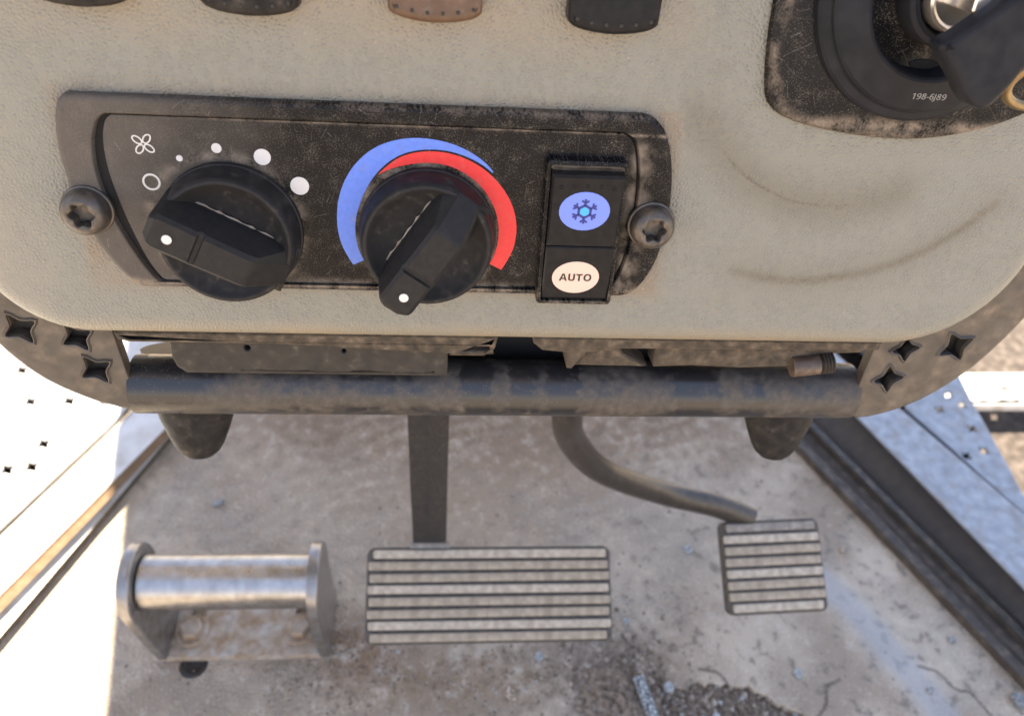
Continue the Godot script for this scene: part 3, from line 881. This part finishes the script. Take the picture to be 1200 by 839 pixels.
func rocker() -> void:
	var t := thing("air_conditioning_rocker", "black rocker switch with lit blue snowflake above an oval marked AUTO", "rocker switch", con(67.6, -8, FACE_Z))
	var mb := MB.new()
	var w := 13.2
	slab(mb, dense(rrect(-w, -25.6, w, 25.6, 1.6), 3.0), 0.1, 4.4, 0.9, [dense(rrect(-w + 1.4, -24.2, w - 1.4, 23.6, 0.8), 3.0)], 2)
	mb.planar(Rect2(PANEL.position - Vector2(67.6, -8), PANEL.size))
	put("frame", mb.mesh(40), M.panel, t)
	var half := 11.5
	for part in [[[22.6, 3.0], [22.3, 8.2], [21.4, 8.9], [14.0, 8.22], [6.0, 7.49], [-1.6, 6.8], [-2.5, 6.5], [-2.7, 3.0]], [[-2.9, 3.0], [-2.9, 6.3], [-3.4, 6.6], [-12.0, 5.55], [-22.2, 4.3], [-23.4, 3.7], [-23.6, 1.0]]]:
		mb = MB.new()
		var secs := []
		for e in [[-half, 0.5], [-half + 0.5, 0.0], [half - 0.5, 0.0], [half, 0.5]]:
			var q := PackedVector3Array()
			for p in part: q.append(Vector3(e[0], p[0], p[1] - (e[1] if p[1] > 3.5 else 0.0)))
			secs.append(q)
		loft(mb, secs)
		put("rocker_half", mb.mesh(30), M.gloss, t)
	mb = MB.new()
	slab(mb, smooth(poly([-11, 22.4, -4, 22.2, 5, 22.5, 11.2, 22.3, 11.3, 24.0, 3, 24.2, -6, 24.1, -11.2, 24.2]), 3), 2.0, 4.6, 0.6, [], 2)
	put("dust_strip", mb.mesh(40), M.mud, t)
	var up := Basis(Vector3(1, 0, 0), atan2(2.1, 23.0))
	var low := Basis(Vector3(1, 0, 0), atan2(2.3, 18.8))
	var a := put("blue_indicator_lens", disc(Vector2.ZERO, 8.3, -0.4, 0.12, 6.8), M.lens_blue, t)
	a.transform = Transform3D(up, Vector3(-0.3, 10.2, 7.9) * 0.001)
	var b := put("auto_indicator_lens", disc(Vector2.ZERO, 8.1, -0.4, 0.12, 6.3), M.lens_warm, t)
	b.transform = Transform3D(low, Vector3(-0.4, -14.6, 5.28) * 0.001)
	put("snowflake_core", disc(Vector2.ZERO, 1.5, 0.0, 0.2), M.lens_core, a)
	mb = MB.new()
	for k in 6:
		var an := PI / 6 + k * PI / 3
		var d := Vector2.from_angle(an); var s := d.orthogonal()
		var d2 := Vector2.from_angle(an + PI / 3)
		for l in [[d * 2.2, d2 * 2.2, 0.8], [d * 2.0, d * 4.3, 0.75], [d * 2.9, d * 3.8 + s * 1.15, 0.6], [d * 2.9, d * 3.8 - s * 1.15, 0.58]]:
			var p: Vector2 = l[0]; var q: Vector2 = l[1]
			var nrm: Vector2 = (q - p).normalized().orthogonal() * l[2] * 0.5
			var z: float = 0.22 if l[2] > 0.7 else (0.25 if l[2] > 0.62 else (0.28 if l[2] > 0.59 else 0.31))
			slab(mb, PackedVector2Array([p + nrm, p - nrm, q - nrm, q + nrm]), 0.0, z, 0.0)
	put("snowflake_symbol", mb.mesh(), M.ink_blue, a)
	var tx := TextMesh.new()
	var fo := SystemFont.new(); fo.font_names = PackedStringArray(["Droid Sans"]); fo.font_weight = 700
	tx.font = fo; tx.text = "AUTO"; tx.font_size = 64; tx.pixel_size = 0.0001; tx.depth = 0.0002
	var l := put("lettering", tx, M.ink, b)
	l.transform = Transform3D(Basis.from_scale(Vector3(0.66, 0.6, 0.6)), Vector3(0.0, 0, 0.00018))
	for k in 5:
		mb = MB.new()
		lathe(mb, [[0.95, -0.3], [0.8, 0.3], [0.4, 0.6], [0.0, 0.7]], 12)
		var bump := put("bump", mb.mesh(60), M.gloss, t)
		bump.transform = Transform3D(up, Vector3(-8.6 + k * 4.25, 18.4 + (0.5 if k > 0 and k < 4 else 0.0), 8.3) * 0.001)

func ignition() -> void:
	var t := thing("ignition_switch", "black ignition switch plate with stepped round collar and faint part number", "ignition switch", con())
	var c := Vector2(168, 71.5)
	var o := smooth(poly([118.3, 68, 119.2, 54, 121.5, 41, 124.5, 35.5, 131, 32, 142, 29.4, 159, 27.3, 176, 27.2, 191, 29.8, 203, 33.8, 213, 40, 218, 50, 220, 68]), 4, false)
	o.append(Vector2(220, 112)); o.append(Vector2(118, 112))
	var mb := MB.new()
	slab(mb, dense(o, 4), -1, 2.6, 1.4, [], 2)
	mb.planar(Rect2(26, 22, 204, 94))
	put("base_plate", mb.mesh(40), M.panel, t)
	mb = MB.new()
	lathe(mb, [[38.2, 2.0], [37.8, 4.6], [37.0, 5.4], [35.0, 6.0], [34.6, 6.4], [34.2, 7.6], [33.4, 8.4], [32.4, 8.6], [26.5, 9.6], [25.0, 10.0], [24.2, 9.8], [23.6, 9.0], [23.2, 6.0], [20.0, -4.0], [12.0, -5.0]], 96, Vector3(c.x, c.y, 0))
	put("collar", mb.mesh(24), M.key, t)
	mb = MB.new()
	slab(mb, circ(Vector2(169, 50.6), 4.4, 20, 1.5), -3.0, 3.2, 0.2)
	put("drain_slot", mb.mesh(), M.hole, t)
	mb = MB.new()
	lathe(mb, [[15.5, -5.0], [15.2, 9.0], [14.6, 10.2], [13.4, 10.8], [12.0, 10.6], [11.2, 9.2], [10.8, 6.0]], 64, Vector3(c.x + 1.5, c.y, 0))
	put("lock_barrel", mb.mesh(30), M.key, t)
	mb = MB.new()
	lathe(mb, [[10.7, 5.0], [10.7, 12.0], [10.2, 13.0], [9.4, 13.3], [8.6, 12.8], [8.2, 11.6], [0.0, 11.4]], 48, Vector3(c.x + 1.5, c.y, 0))
	put("lock_face", mb.mesh(30), M.chrome, t)
	var tx := TextMesh.new()
	var fo := SystemFont.new(); fo.font_names = PackedStringArray(["Droid Sans"])
	tx.font = fo; tx.text = "198-6J89"; tx.font_size = 48; tx.pixel_size = 0.0001; tx.depth = 0.0002
	var l := put("lettering", tx, mat(lin(0.2, 0.205, 0.21), 0.6), t)
	l.transform = Transform3D(Basis(Vector3(1, 0, 0), 0.17) * Basis.from_scale(Vector3(0.6, 0.55, 0.5)), Vector3(170.3, 42.4, 9.3) * 0.001)
	# key: blade in the lock, thick black head swung towards the viewer, brass ring at its end
	var k := thing("ignition_key", "dark plastic headed key standing in the ignition lock", "key", con(c.x + 1.5, c.y, 11))
	mb = MB.new()
	slab(mb, smooth(poly([-14.5, -10.5, -10.5, -7.5, -4, -2, 3, 4, 10, 9, 18, 4, 17, -8, 12, -15, 9, -21, 4.5, -26.5, -1.5, -25, -7, -19, -12, -14]), 4), 15, 22, 2.0, [], 4)
	put("head", mb.mesh(40), M.key, k)
	mb = MB.new()
	slab(mb, rrect(-5.5, -3, 5.5, 3, 1.0), 0.6, 16, 0.5)
	put("shank", mb.mesh(), M.chrome, k)
	var kr := thing("key_ring", "brass coloured ring hanging from the key head at the right edge", "key ring", con(c.x + 25, c.y - 20, 27))
	mb = MB.new()
	var pth := PackedVector3Array()
	for i in 33:
		var a := TAU * i / 32.0
		pth.append(Vector3(cos(a) * 11.0, sin(a) * 7.5, sin(a) * 4.0))
	tube(mb, pth, [1.5], [1.5], 12, Vector3(0, 0.3, 1))
	put("ring", mb.mesh(60), M.brass, kr)

func switches() -> void:
	var group := "switches along the top of the console"
	for s in [[-78.0, 55.6, 26.5, "dusty_black", "dust browned black switch nearest the left corner of the console"], [-32.4, 55.4, 27.0, "dusty_black", "second switch from the left, black with a row of pale specks"], [19.0, 56.0, 27.0, "brown_switch", "brown tinted switch above the temperature knob"], [70.4, 55.2, 27.0, "gloss", "clean black switch above the rocker with tiny dots along its lower edge"]]:
		var t := thing("console_switch", s[4], "switch", con(s[0], s[1], 0), group)
		var w: float = s[2] * 0.5
		var mb := MB.new()
		var o := smooth(poly([-w, 40, -w, 20, -w + 0.1, 6, -w + 0.8, 2.6, -w * 0.6, 0.8, 0, 0, w * 0.6, 0.8, w - 0.8, 2.6, w - 0.1, 6, w, 20, w, 40]), 4, false)
		slab(mb, o, -0.5, 7.0, 1.8, [], 3)
		put("cap", mb.mesh(40), M[s[3]], t)
		for k in 6:
			mb = MB.new()
			lathe(mb, [[0.6, -0.3], [0.55, 0.25], [0.0, 0.45]], 8)
			var b := put("bump", mb.mesh(60), M.cover, t)
			var f := (k - 2.5) / 2.5
			b.position = Vector3(f * w * 0.8, 2.7 + 1.4 * f * f, 7.0) * 0.001

# star shaped grip hole
func star(c: Vector2, r: float, turn := 0.3) -> PackedVector2Array:
	var q := PackedVector2Array()
	for k in 8:
		q.append(c + Vector2.from_angle(turn + k * PI / 4) * (r if k % 2 == 0 else r * 0.52))
	return smooth(q, 3)

func punched_plate(parent: Node, outline: PackedVector2Array, z0: float, z1: float, stars: Array, m: Material, called: String, x := Transform3D.IDENTITY, label := "") -> void:
	var mb := MB.new()
	slab(mb, dense(outline, 2.5), z0, z1, 1.0, stars, 2)
	mb.moved(x, 0)
	put(called, mb.mesh(35), m, parent, label)

func star_lip(parent: Node, c: Vector2, r: float, z: float, m: Material, turn: float, x := Transform3D.IDENTITY) -> void:
	var mb := MB.new()
	var p := star(c, r, turn)
	var q := inset(p, -1.1)
	var e := inset(p, -0.1)
	ring(mb, q, z, inset(p, -0.5), z + 0.9)
	ring(mb, inset(p, -0.5), z + 0.9, e, z + 0.7)
	ring(mb, e, z + 0.7, e, z - 2.0)
	mb.moved(x, 0)
	put("star_rim", mb.mesh(50), m, parent)

func frame() -> void:
	var t := thing("support_rail", "mud streaked black tube under the console with punched plates at both ends", "support rail", con())
	var mb := MB.new()
	tube(mb, PackedVector3Array([Vector3(-98, -88.2, -23), Vector3(0, -88.2, -23), Vector3(100, -88.2, -23), Vector3(196, -88.2, -23)]), [11.8], [11.8], 40, Vector3(0, 0, 1), 294.0)
	put("tube", mb.mesh(40), M.bar, t)
	mb = MB.new()
	box(mb, Vector3(-70, -92, -42), Vector3(120, -50, -36), 1.0)
	put("bracket", mb.mesh(), M.hole, t)  # added black sheet standing for the shade behind the tube
	# left plate
	var o := smooth(poly([-150, 10, -150, -36, -146.5, -52, -140.5, -65.5, -133.5, -75.1, -125.8, -82.4, -115, -89.0, -106, -92.7, -95.4, -94.2, -97, -80, -99.2, -56]), 3, false)
	o.append_array(PackedVector2Array([Vector2(-108, -46), Vector2(-122, -34), Vector2(-128, -18), Vector2(-130, 10)]))
	var st := [star(Vector2(-131, -58.2), 6.6, 0.5), star(Vector2(-111.8, -61.6), 6.0, 0.5), star(Vector2(-108, -75.6), 6.4, 0.55)]
	punched_plate(t, o, -19, -14, st, M.plate, "punched_plate")
	star_lip(t, Vector2(-131, -58.2), 6.6, -14, M.plate, 0.5)
	star_lip(t, Vector2(-111.8, -61.6), 6.0, -14, M.plate, 0.5)
	star_lip(t, Vector2(-108, -75.6), 6.4, -14, M.plate, 0.55)
	mb = MB.new()
	slab(mb, poly([-146, 6, -146, -50, -138, -66, -130, -76, -116, -85, -100, -90, -101, -60, -112, -48, -122, -36, -130, 6]), -23, -20.4, 0.5)
	put("shade_backing", mb.mesh(), M.rubber, t)  # added dark sheet so the star holes look shaded
	# right plate
	o = smooth(poly([196, -58, 194.6, -80, 195.4, -95.2, 207.8, -94.6, 224.3, -86.6, 238.4, -73.6, 246.8, -61.2, 254, -47, 262, -24, 264, 10]), 3, false)
	o.append_array(PackedVector2Array([Vector2(242, 10), Vector2(238, -20), Vector2(226, -42), Vector2(212, -52)]))
	st = [star(Vector2(206, -76), 6.2, 0.2), star(Vector2(208.8, -61.6), 5.6, 0.2), star(Vector2(229.5, -60), 7.0, 0.6)]
	punched_plate(t, o, -19, -14, st, M.plate, "punched_plate")
	star_lip(t, Vector2(206, -76), 6.2, -14, M.plate, 0.2)
	star_lip(t, Vector2(208.8, -61.6), 5.6, -14, M.plate, 0.2)
	star_lip(t, Vector2(229.5, -60), 7.0, -14, M.plate, 0.6)
	mb = MB.new()
	slab(mb, poly([199, -58, 199, -91, 222, -84, 236, -71, 244, -60, 251, -46, 258, 6, 242, 6, 238, -20, 226, -44, 212, -54]), -23, -20.4, 0.5)
	put("shade_backing", mb.mesh(), M.rubber, t)  # same added dark sheet behind the right star holes
	# stubby feet hanging behind the tube
	for f in [[-84.0, -1.0], [178.0, 1.0]]:
		mb = MB.new()
		var a := Vector3(f[0], -86, -48); var b := Vector3(f[0] - 2.0 * f[1], -133, -32)
		tube(mb, PackedVector3Array([a, a.lerp(b, 0.2), a.lerp(b, 0.4), a.lerp(b, 0.6), a.lerp(b, 0.75), a.lerp(b, 0.86), a.lerp(b, 0.93), a.lerp(b, 0.98), b]), [20, 19.4, 18, 15.5, 12.8, 10.4, 8.2, 5.2, 1.5], [16, 15.5, 14.2, 12.5, 10.8, 9.0, 7.2, 4.8, 1.5], 28, Vector3(0, 0, 1))
		put("foot", mb.mesh(50), M.dusty_black, t)

# --- pedals
func pad(t: Node3D, w: float, d: float, ribs: int, rib_w: float) -> void:
	var mb := MB.new()
	slab(mb, rrect(-w / 2, -d / 2, w / 2, d / 2, 5.0, 5), -7, 0, 1.2, [], 2)
	put("pad", mb.mesh(), M.pad, t)
	var pitch := (d - 2.0) / ribs
	var y0 := -d / 2 + 1.0 + pitch / 2
	for k in ribs:
		var m := MB.new()
		var e := 3.5 if k == 0 or k == ribs - 1 else 1.4
		slab(m, rrect(-w / 2 + e, -rib_w / 2, w / 2 - e, rib_w / 2, 1.2, 3), -0.5, 2.0, 0.9, [], 2)
		var o := put("rib", m.mesh(40), [M.rib, M.rib_worn, M.rib_mud][int(absf(sin(k * 7.3 + w)) * 2.99)], t)
		o.position = Vector3(0.5 * sin(k * 3.1 + w), y0 + pitch * k + 0.25 * sin(k * 5.7 + w), -0.4 * absf(sin(k * 2.3 + d))) * 0.001
		o.rotation.z = 0.003 * sin(k * 4.1)

func pedals() -> void:
	var t := thing("brake_pedal", "wide brake pedal with eight dusty ribs on a flat upright arm", "pedal", world(33.0, 85, -255, Vector3(-58 + 0.0, 0, 0)))
	t.rotation_degrees = Vector3(-58, 0, 0)
	pad(t, 156.0, 59.0, 8, 5.2)
	var inv := t.transform.affine_inverse()
	var mb := MB.new()
	var p := PackedVector3Array([Vector3(-5.6, 93, -286), Vector3(-5.8, 118, -288), Vector3(-6.0, 170, -281), Vector3(-6.0, 230, -276), Vector3(-6.0, 330, -268)])
	var secs := []
	for q in p:
		var s := PackedVector3Array()
		for e in [[-1, 1], [1, 1], [1, -1], [-1, -1]]: s.append(q + Vector3(e[0] * 10.6, 0, e[1] * 4.5))
		secs.append(s)
	loft(mb, secs)
	mb.moved(Transform3D(inv.basis, inv.origin * 1000.0), 0)
	put("arm", mb.mesh(), M.arm, t)
	mb = MB.new()
	rod(mb, Vector3(-51, 30.5, -3), Vector3(-26, 30.5, -3), 3.6, 12)
	put("weld", mb.mesh(60), M.rib_worn, t)
	t = thing("accelerator_pedal", "small square accelerator pedal with ribs worn shiny, on a curved arm", "pedal", world(224.6, 85, -273))
	t.rotation_degrees = Vector3(-58, 0, 2.0)
	pad(t, 69.0, 61.0, 8, 5.4)
	inv = t.transform.affine_inverse()
	mb = MB.new()
	var path := smooth3(PackedVector3Array([Vector3(60, 330, -262), Vector3(64, 250, -268), Vector3(74, 206, -280), Vector3(100, 163, -292), Vector3(146, 126, -303), Vector3(186, 110, -304), Vector3(212, 98, -302)]), 6)
	tube(mb, path, [8.2], [5.6], 20, Vector3(0, 0.4, 1))
	mb.moved(Transform3D(inv.basis, inv.origin * 1000.0), 0)
	put("arm", mb.mesh(50), M.brown_arm, t)

func foot_rest() -> void:
	var t := thing("foot_rest", "bolted steel foot rest with a shiny round bar between two rounded side plates", "foot rest", world(-131, 0, -272))
	var mb := MB.new()
	tube(mb, PackedVector3Array([Vector3(-54, 75, 0), Vector3(-20, 75, 0), Vector3(20, 75, 0), Vector3(51, 75, 0)]), [17.3], [17.3], 48, Vector3(0, 0, 1))
	put("bar", mb.mesh(40), M.steel, t)
	var yz := Transform3D(Basis(Vector3(0, 0, -1), Vector3(0, 1, 0), Vector3(1, 0, 0)), Vector3.ZERO)     # outline x -> -z, y up, extrude along x
	for e in [[-58.0, 0.05], [50.0, 0.0]]:
		mb = MB.new()
		var o := PackedVector2Array()
		for k in 19:
			var a := deg_to_rad(-25.0 + 212.0 * k / 18.0)
			o.append(Vector2(0, 75) + Vector2(cos(a), sin(a)) * 25.0)
		o.append_array(smooth(poly([-24.5, 66, -21, 30, -17.5, 3]), 3, false))
		o.append_array(poly([-15, 0.3, 28, 0.3, 29.5, 3]))
		slab(mb, o, 0, 7, 1.6, [], 3)
		mb.moved(yz, 0)
		var s := put("side_plate", mb.mesh(40), M.side_steel, t)
		s.transform = Transform3D(Basis(Vector3(0, 0, 1), e[1]), Vector3(e[0], 0, 0) * 0.001)
	mb = MB.new()
	var flat := Transform3D(Basis(Vector3(1, 0, 0), Vector3(0, 0, -1), Vector3(0, 1, 0)), Vector3.ZERO)
	slab(mb, dense(rrect(-62, -17.5, 52, 29, 1.5), 3.0), 0.2, 6, 0.8, [dense(rrect(-43, 7, -33, 24, 4.9, 5), 2), dense(rrect(30, 7, 40, 24, 4.9, 5), 2)], 2)
	mb.moved(flat, 0)
	put("base_plate", mb.mesh(), M.rusty, t)
	for x in [-39.0, 34.0]:
		mb = MB.new()
		lathe(mb, [[11.5, 6.0], [11.5, 7.6], [11.0, 8.0], [0.0, 8.0]], 32)
		var base := mb.v.size()
		slab(mb, circ(Vector2.ZERO, 8.0, 6), 8.0, 14.0, 1.1)
		mb.moved(flat, 0)
		var b := put("bolt", mb.mesh(30), M.rusty, t)
		b.position = Vector3(x, 0, -1.0) * 0.001
	mb = MB.new()
	lathe(mb, [[9.0, -3.4], [9.0, -1.2], [7.0, -0.6], [5.5, -1.6], [0.0, -2.6]], 28)
	mb.moved(flat, 0)
	var g := thing("floor_plug", "round dark plug in the mat, half hidden under the foot rest base", "plug", world(-166, 0, -252))
	put("disc", mb.mesh(50), M.rubber, g)

# a straight rail: far and near ends of each edge line with its height, faces between consecutive lines
func rail(lines: Array, ext0 := -1.6, ext1 := 3.2) -> ArrayMesh:
	var mb := MB.new()
	var pts := []
	for l in lines:
		var h: float = l[4]
		var f := 1.0 - h / 550.0
		var a := Vector3(l[0] * f, h, l[1] * f); var b := Vector3(l[2] * f, h, l[3] * f)
		pts.append([a + (b - a) * ext0, b + (b - a) * (ext1 - 1.0)])
	for i in pts.size() - 1:
		mb.quad(pts[i][1], pts[i + 1][1], pts[i + 1][0], pts[i][0])
	return mb.mesh(20)

func sills() -> void:
	# left: bright door sill, lines fanning towards the viewer
	var t := thing("left_door_sill", "sunlit pale metal door sill with long grooves on the left of the mat", "door sill", world(0, 0, 0))
	put("sill", rail([[-275, -470, -334, -350, 14], [-271, -471, -331, -352, 20], [-246, -441, -316, -299, 20]]), M.sill, t)
	put("shade_filler", rail([[-281, -468, -340, -350, 16], [-277, -470, -336, -350, 16], [-275, -471, -334, -350, 10]]), M.rubber, t)  # added dark strip standing for the shaded groove
	put("tan_edge", rail([[-246, -441, -316, -299, 19.8], [-233, -447, -302, -303, 16]]), M.part_shade_tan, t)  # partial shade of the riser put into a darker tan
	put("lower_step", rail([[-233, -447, -302, -303, 15.9], [-240.5, -426, -303, -268, 9.2]]), M.sill, t)
	put("inner_edge", rail([[-240.6, -426, -303.1, -268, 9.0], [-237, -424, -295.5, -277, 0.2]]), M.mud, t)
	t = thing("left_step_plate", "sunlit step plate punched with small star holes, left of the grooved sill", "step plate", world(0, 0, 0))
	var x := Transform3D(Basis(Vector3(1, 0, 0), Vector3(0, 0, -1), Vector3(0, 1, 0)), Vector3.ZERO)
	var st := []
	for c in [[-339, 524], [-357, 492], [-325, 493], [-295, 493], [-330, 445], [-349, 418], [-331, 421], [-372, 455], [-300, 530], [-378, 530], [-362, 395]]:
		st.append(star(Vector2(c[0], c[1]) * 0.964, 6.6, 0.75))
	punched_plate(t, poly([-238, 560, -262, 478, -268, 458, -371, 250, -534, -80, -760, -80, -760, 640, -238, 640]), 17, 20, st, M.sill, "tread", x)
	var shade_tray := MB.new()
	slab(shade_tray, poly([-255, 620, -285, 460, -380, 250, -545, -80, -750, -80, -750, 620]), -2, 1, 0.5)
	shade_tray.moved(x, 0)
	put("shade_tray", shade_tray.mesh(), M.rubber, t)  # dark sheet added below to darken the star holes like shade
	# right: rubber seal, blue grey sill, dark gap, punched step
	t = thing("right_door_seal", "dark brown rubber and steel edge running down the right side of the mat", "door seal", world(0, 0, 0))
	put("seal", rail([[324, -429, 421, -223, 0.3], [330, -433, 427, -227, 9], [337, -438, 433, -233, 9], [341, -442, 436, -237, 4], [347, -446, 441, -246, 5]]), M.seal, t)
	put("brown_ridge", rail([[347, -446, 441, -246, 5], [352, -450, 444.5, -254, 13], [357, -453, 447.5, -262, 13], [360, -456, 449, -268, 7]]), M.plate, t)
	put("inner_wall", rail([[360, -456, 449, -268, 7], [394, -474, 464, -300, 32]]), M.rubber, t)
	t = thing("right_door_sill", "scuffed blue grey metal sill on the right between dark seal and black gap", "door sill", world(0, 0, 0))
	put("sill", rail([[394, -474, 464, -300, 32], [397, -475, 466.5, -304, 34.5], [437, -489, 499.5, -370, 34.5], [439.5, -490, 501.5, -368, 32], [440, -490, 502, -368, 4]]), M.sill_blue, t)
	t = thing("right_step_plate", "blue grey punched step plate beyond the black gap at the right edge", "step plate", world(0, 0, 0))
	put("gap", rail([[440, -490, 502, -368, 4], [462, -494, 512, -384, 4], [462, -494, 512, -384, 26]]), M.rubber, t)
	st = []
	for c in [[1078, 452], [1112, 462], [1128, 474], [1140, 502], [1102, 480], [1154, 528], [1133, 534]]:
		var d := floor_point(c[0], c[1], 26.0)
		st.append(star(Vector2(d.x, -d.z), 5.6, 0.75))
	var edge := PackedVector2Array()
	for c in [[1062, 478], [1110, 520], [1152, 558], [1215, 614], [1206, 590], [1186, 552], [1162, 509], [1141, 472], [1125, 440], [1105, 405], [1060, 405]]:
		var d := floor_point(c[0], c[1], 26.0)
		edge.append(Vector2(d.x, -d.z))
	punched_plate(t, edge, 23, 26, st, M.sill_blue, "tread", x)
	# outside the door: a sunlit cross member and the machine's dirty flank behind and below it, its brown darkened for shade
	t = thing("outer_ledge", "small sunlit pale ledge outside at the far right edge", "ledge", world(0, 0, 0))
	edge = PackedVector2Array()
	for c in [[1090, 474], [1300, 474], [1300, 437], [1090, 437]]:
		var d := floor_point(c[0], c[1], -60.0)
		edge.append(Vector2(d.x, -d.z))
	var hole_at := floor_point(1178, 455, -60.0)
	punched_plate(t, edge, -70, -60, [star(Vector2(hole_at.x, -hole_at.z), 8.0, 0.5)], M.sill, "top", x)
	t = thing("machine_flank", "dirty brown flank of the machine, colour darkened for shade, seen outside past the right sill", "panel", world(0, 0, 0))
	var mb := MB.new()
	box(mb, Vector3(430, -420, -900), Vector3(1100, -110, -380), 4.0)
	put("plate", mb.mesh(), M.flank_shade, t)

# where the line of sight through a spot of the photograph meets a level plane: used to take the places of punched holes off the photograph
func floor_point(px: float, py: float, h: float) -> Vector3:
	var b := Basis(Vector3(0.99603431, 0.07122834, 0.05331212), Vector3(-0.01288832, 0.70840862, -0.70568486), Vector3(-0.08803152, 0.70219922, 0.7065173))
	var d := b * Vector3(px - 600.0, 419.5 - py, -942.0)
	return Vector3(0, 550, 0) + d * ((h - 550.0) / d.y)

func debris() -> void:
	var rng := RandomNumberGenerator.new(); rng.seed = 20
	var group := "stones lying on the floor mat"
	for s in [[50, -226, 3.6, 2.0, 6.0, "stone_tan", "pale tan pointed stone below the middle of the brake pedal"], [72, -252, 3.6, 2.4, 3.8, "stone_blue", "greenish blue stone just below the brake pedal"], [38, -256, 3.8, 2.0, 3.0, "stone_tan", "tan stone touching the lower edge of the brake pedal"],
			[198, -338, 4.4, 2.0, 4.2, "stone_blue", "pale blue chip left of the accelerator pedal"], [-176, -384, 6.0, 1.6, 3.4, "stone_blue", "flat pale blue chip on the mat behind the foot rest"], [257, -236, 3.6, 2.4, 4.0, "stone_blue", "pale blue stone on the mat right of the torn hole"],
			[161, -228, 4.4, 3.4, 4.4, "stone_blue", "rounded pale blue stone at the upper edge of the torn hole"], [139, -278, 3.0, 1.8, 3.4, "stone_blue", "small blue chip right of the brake pedal"], [327, -336, 3.2, 2.0, 3.0, "stone_tan", "tan stone on bare mat between accelerator and right seal"], [384, -259, 3.0, 2.0, 3.0, "stone_grey", "small grey stone close to the right seal"], [412, -212, 6.5, 4.0, 6.0, "stone_grey", "large grey lump in the lower right corner"], [351, -222, 2.6, 1.8, 2.6, "stone_grey", "small grey stone below the blue streak"]]:
		var mb := MB.new()
		rock(mb, Vector3(0, s[3] * 0.7, 0), Vector3(s[2], s[3], s[4]), rng)
		var o := put("stone", mb.mesh(25), M[s[5]])
		o.position = Vector3(s[0], 0, s[1]) * 0.001
		tag(o, s[6], "stone", group)
	var nz := noise(FastNoiseLite.TYPE_SIMPLEX_SMOOTH, 0.06, 4, 9)
	var hm := MB.new()
	var hgt := func(x: float, z: float) -> float:
		var e := Vector2((x - 118) / 26.0, (z + 222) / 30.0).length()
		return maxf(7.0 * (1.0 - ss(0.2, 1.05, e + 0.35 * nz.get_noise_2d(x, z))) * (0.75 + 0.8 * nz.get_noise_2d(x * 2.5, z * 2.5)) - 0.2, -0.5)
	for j in 44:
		for i in 44:
			var q := []
			for e in [[0, 0], [0, 1], [1, 1], [1, 0]]:
				var px: float = 84 + (i + e[0]) * 1.6; var pz: float = -262 + (j + e[1]) * 1.9
				q.append(Vector3(px, hgt.call(px, pz), pz))
			if maxf(maxf(q[0].y, q[1].y), maxf(q[2].y, q[3].y)) > -0.45: hm.quad(q[0], q[1], q[2], q[3])
	var heap := put("caked_dirt", hm.mesh(60), M.dirt)
	heap.set_meta("kind", "stuff"); tag(heap, "dark brown heap of caked dirt left of the torn hole in the mat", "dirt")
	# strip of pale rubber sticking out of the hole
	var mb2 := MB.new()
	box(mb2, Vector3(-4, -30, 0), Vector3(4, 30, 3.5), 0.8)
	var strip := put("rubber_strip", mb2.mesh(), M.stone_grey)
	strip.transform = world(147, 0.5, -206, Vector3(-84, 0, 14))
	tag(strip, "narrow pale grey strip standing in the torn hole of the mat", "strip")
	# loose gravel in the hole and grit over the mat
	for g in [["gravel", 1500, 0.5, 2.3, "loose brown gravel filling the torn hole in the mat", "gravel"], ["grit", 2600, 0.25, 0.9, "fine grit scattered over the mat below the pedals", "grit"]]:
		var mb := MB.new()
		rock(mb, Vector3.ZERO, Vector3(1, 0.75, 1), rng)
		var mm := MultiMesh.new()
		mm.transform_format = MultiMesh.TRANSFORM_3D
		mm.use_colors = true
		mm.mesh = mb.mesh(25)
		mm.instance_count = g[1]
		for k in g[1]:
			var p := Vector3.ZERO
			if g[0] == "gravel":
				p = Vector3(rng.randf_range(140, 268), -3.4, -rng.randf_range(152, 230))
				if rng.randf() < 0.12: p = Vector3(128 + rng.randfn() * 22, 0.4, -238 + rng.randfn() * 16)
			else:
				match rng.randi() % 4:
					0: p = Vector3(60 + rng.randfn() * 60, 0.2, -240 + rng.randfn() * 16)
					1: p = Vector3(130 + rng.randfn() * 30, 0.2, -250 + rng.randfn() * 30)
					2: p = Vector3(rng.randf_range(-230, 400), 0.2, -rng.randf_range(190, 460))
					3: p = Vector3(-60 + rng.randfn() * 26, 0.2, -252 + rng.randfn() * 20)
			var sz := rng.randf_range(g[2], g[3]) * (1.0 if rng.randf() < 0.85 else 1.5)
			mm.set_instance_transform(k, Transform3D(Basis.from_euler(Vector3(rng.randf() * 6, rng.randf() * 6, rng.randf() * 6)).scaled(Vector3.ONE * sz), p * 0.001))
			var v := rng.randf()
			mm.set_instance_color(k, lin(0.11, 0.082, 0.058).lerp(lin(0.34, 0.29, 0.235), v * v) if rng.randf() < 0.95 else lin(0.34, 0.36, 0.36))
		var o := MultiMeshInstance3D.new()
		o.name = numbered(g[0])
		o.multimesh = mm
		var gm := mat(Color.WHITE, 0.95); gm.vertex_color_use_as_albedo = true
		o.material_override = gm
		o.set_meta("kind", "stuff"); tag(o, g[4], g[5])
		add_child(o)
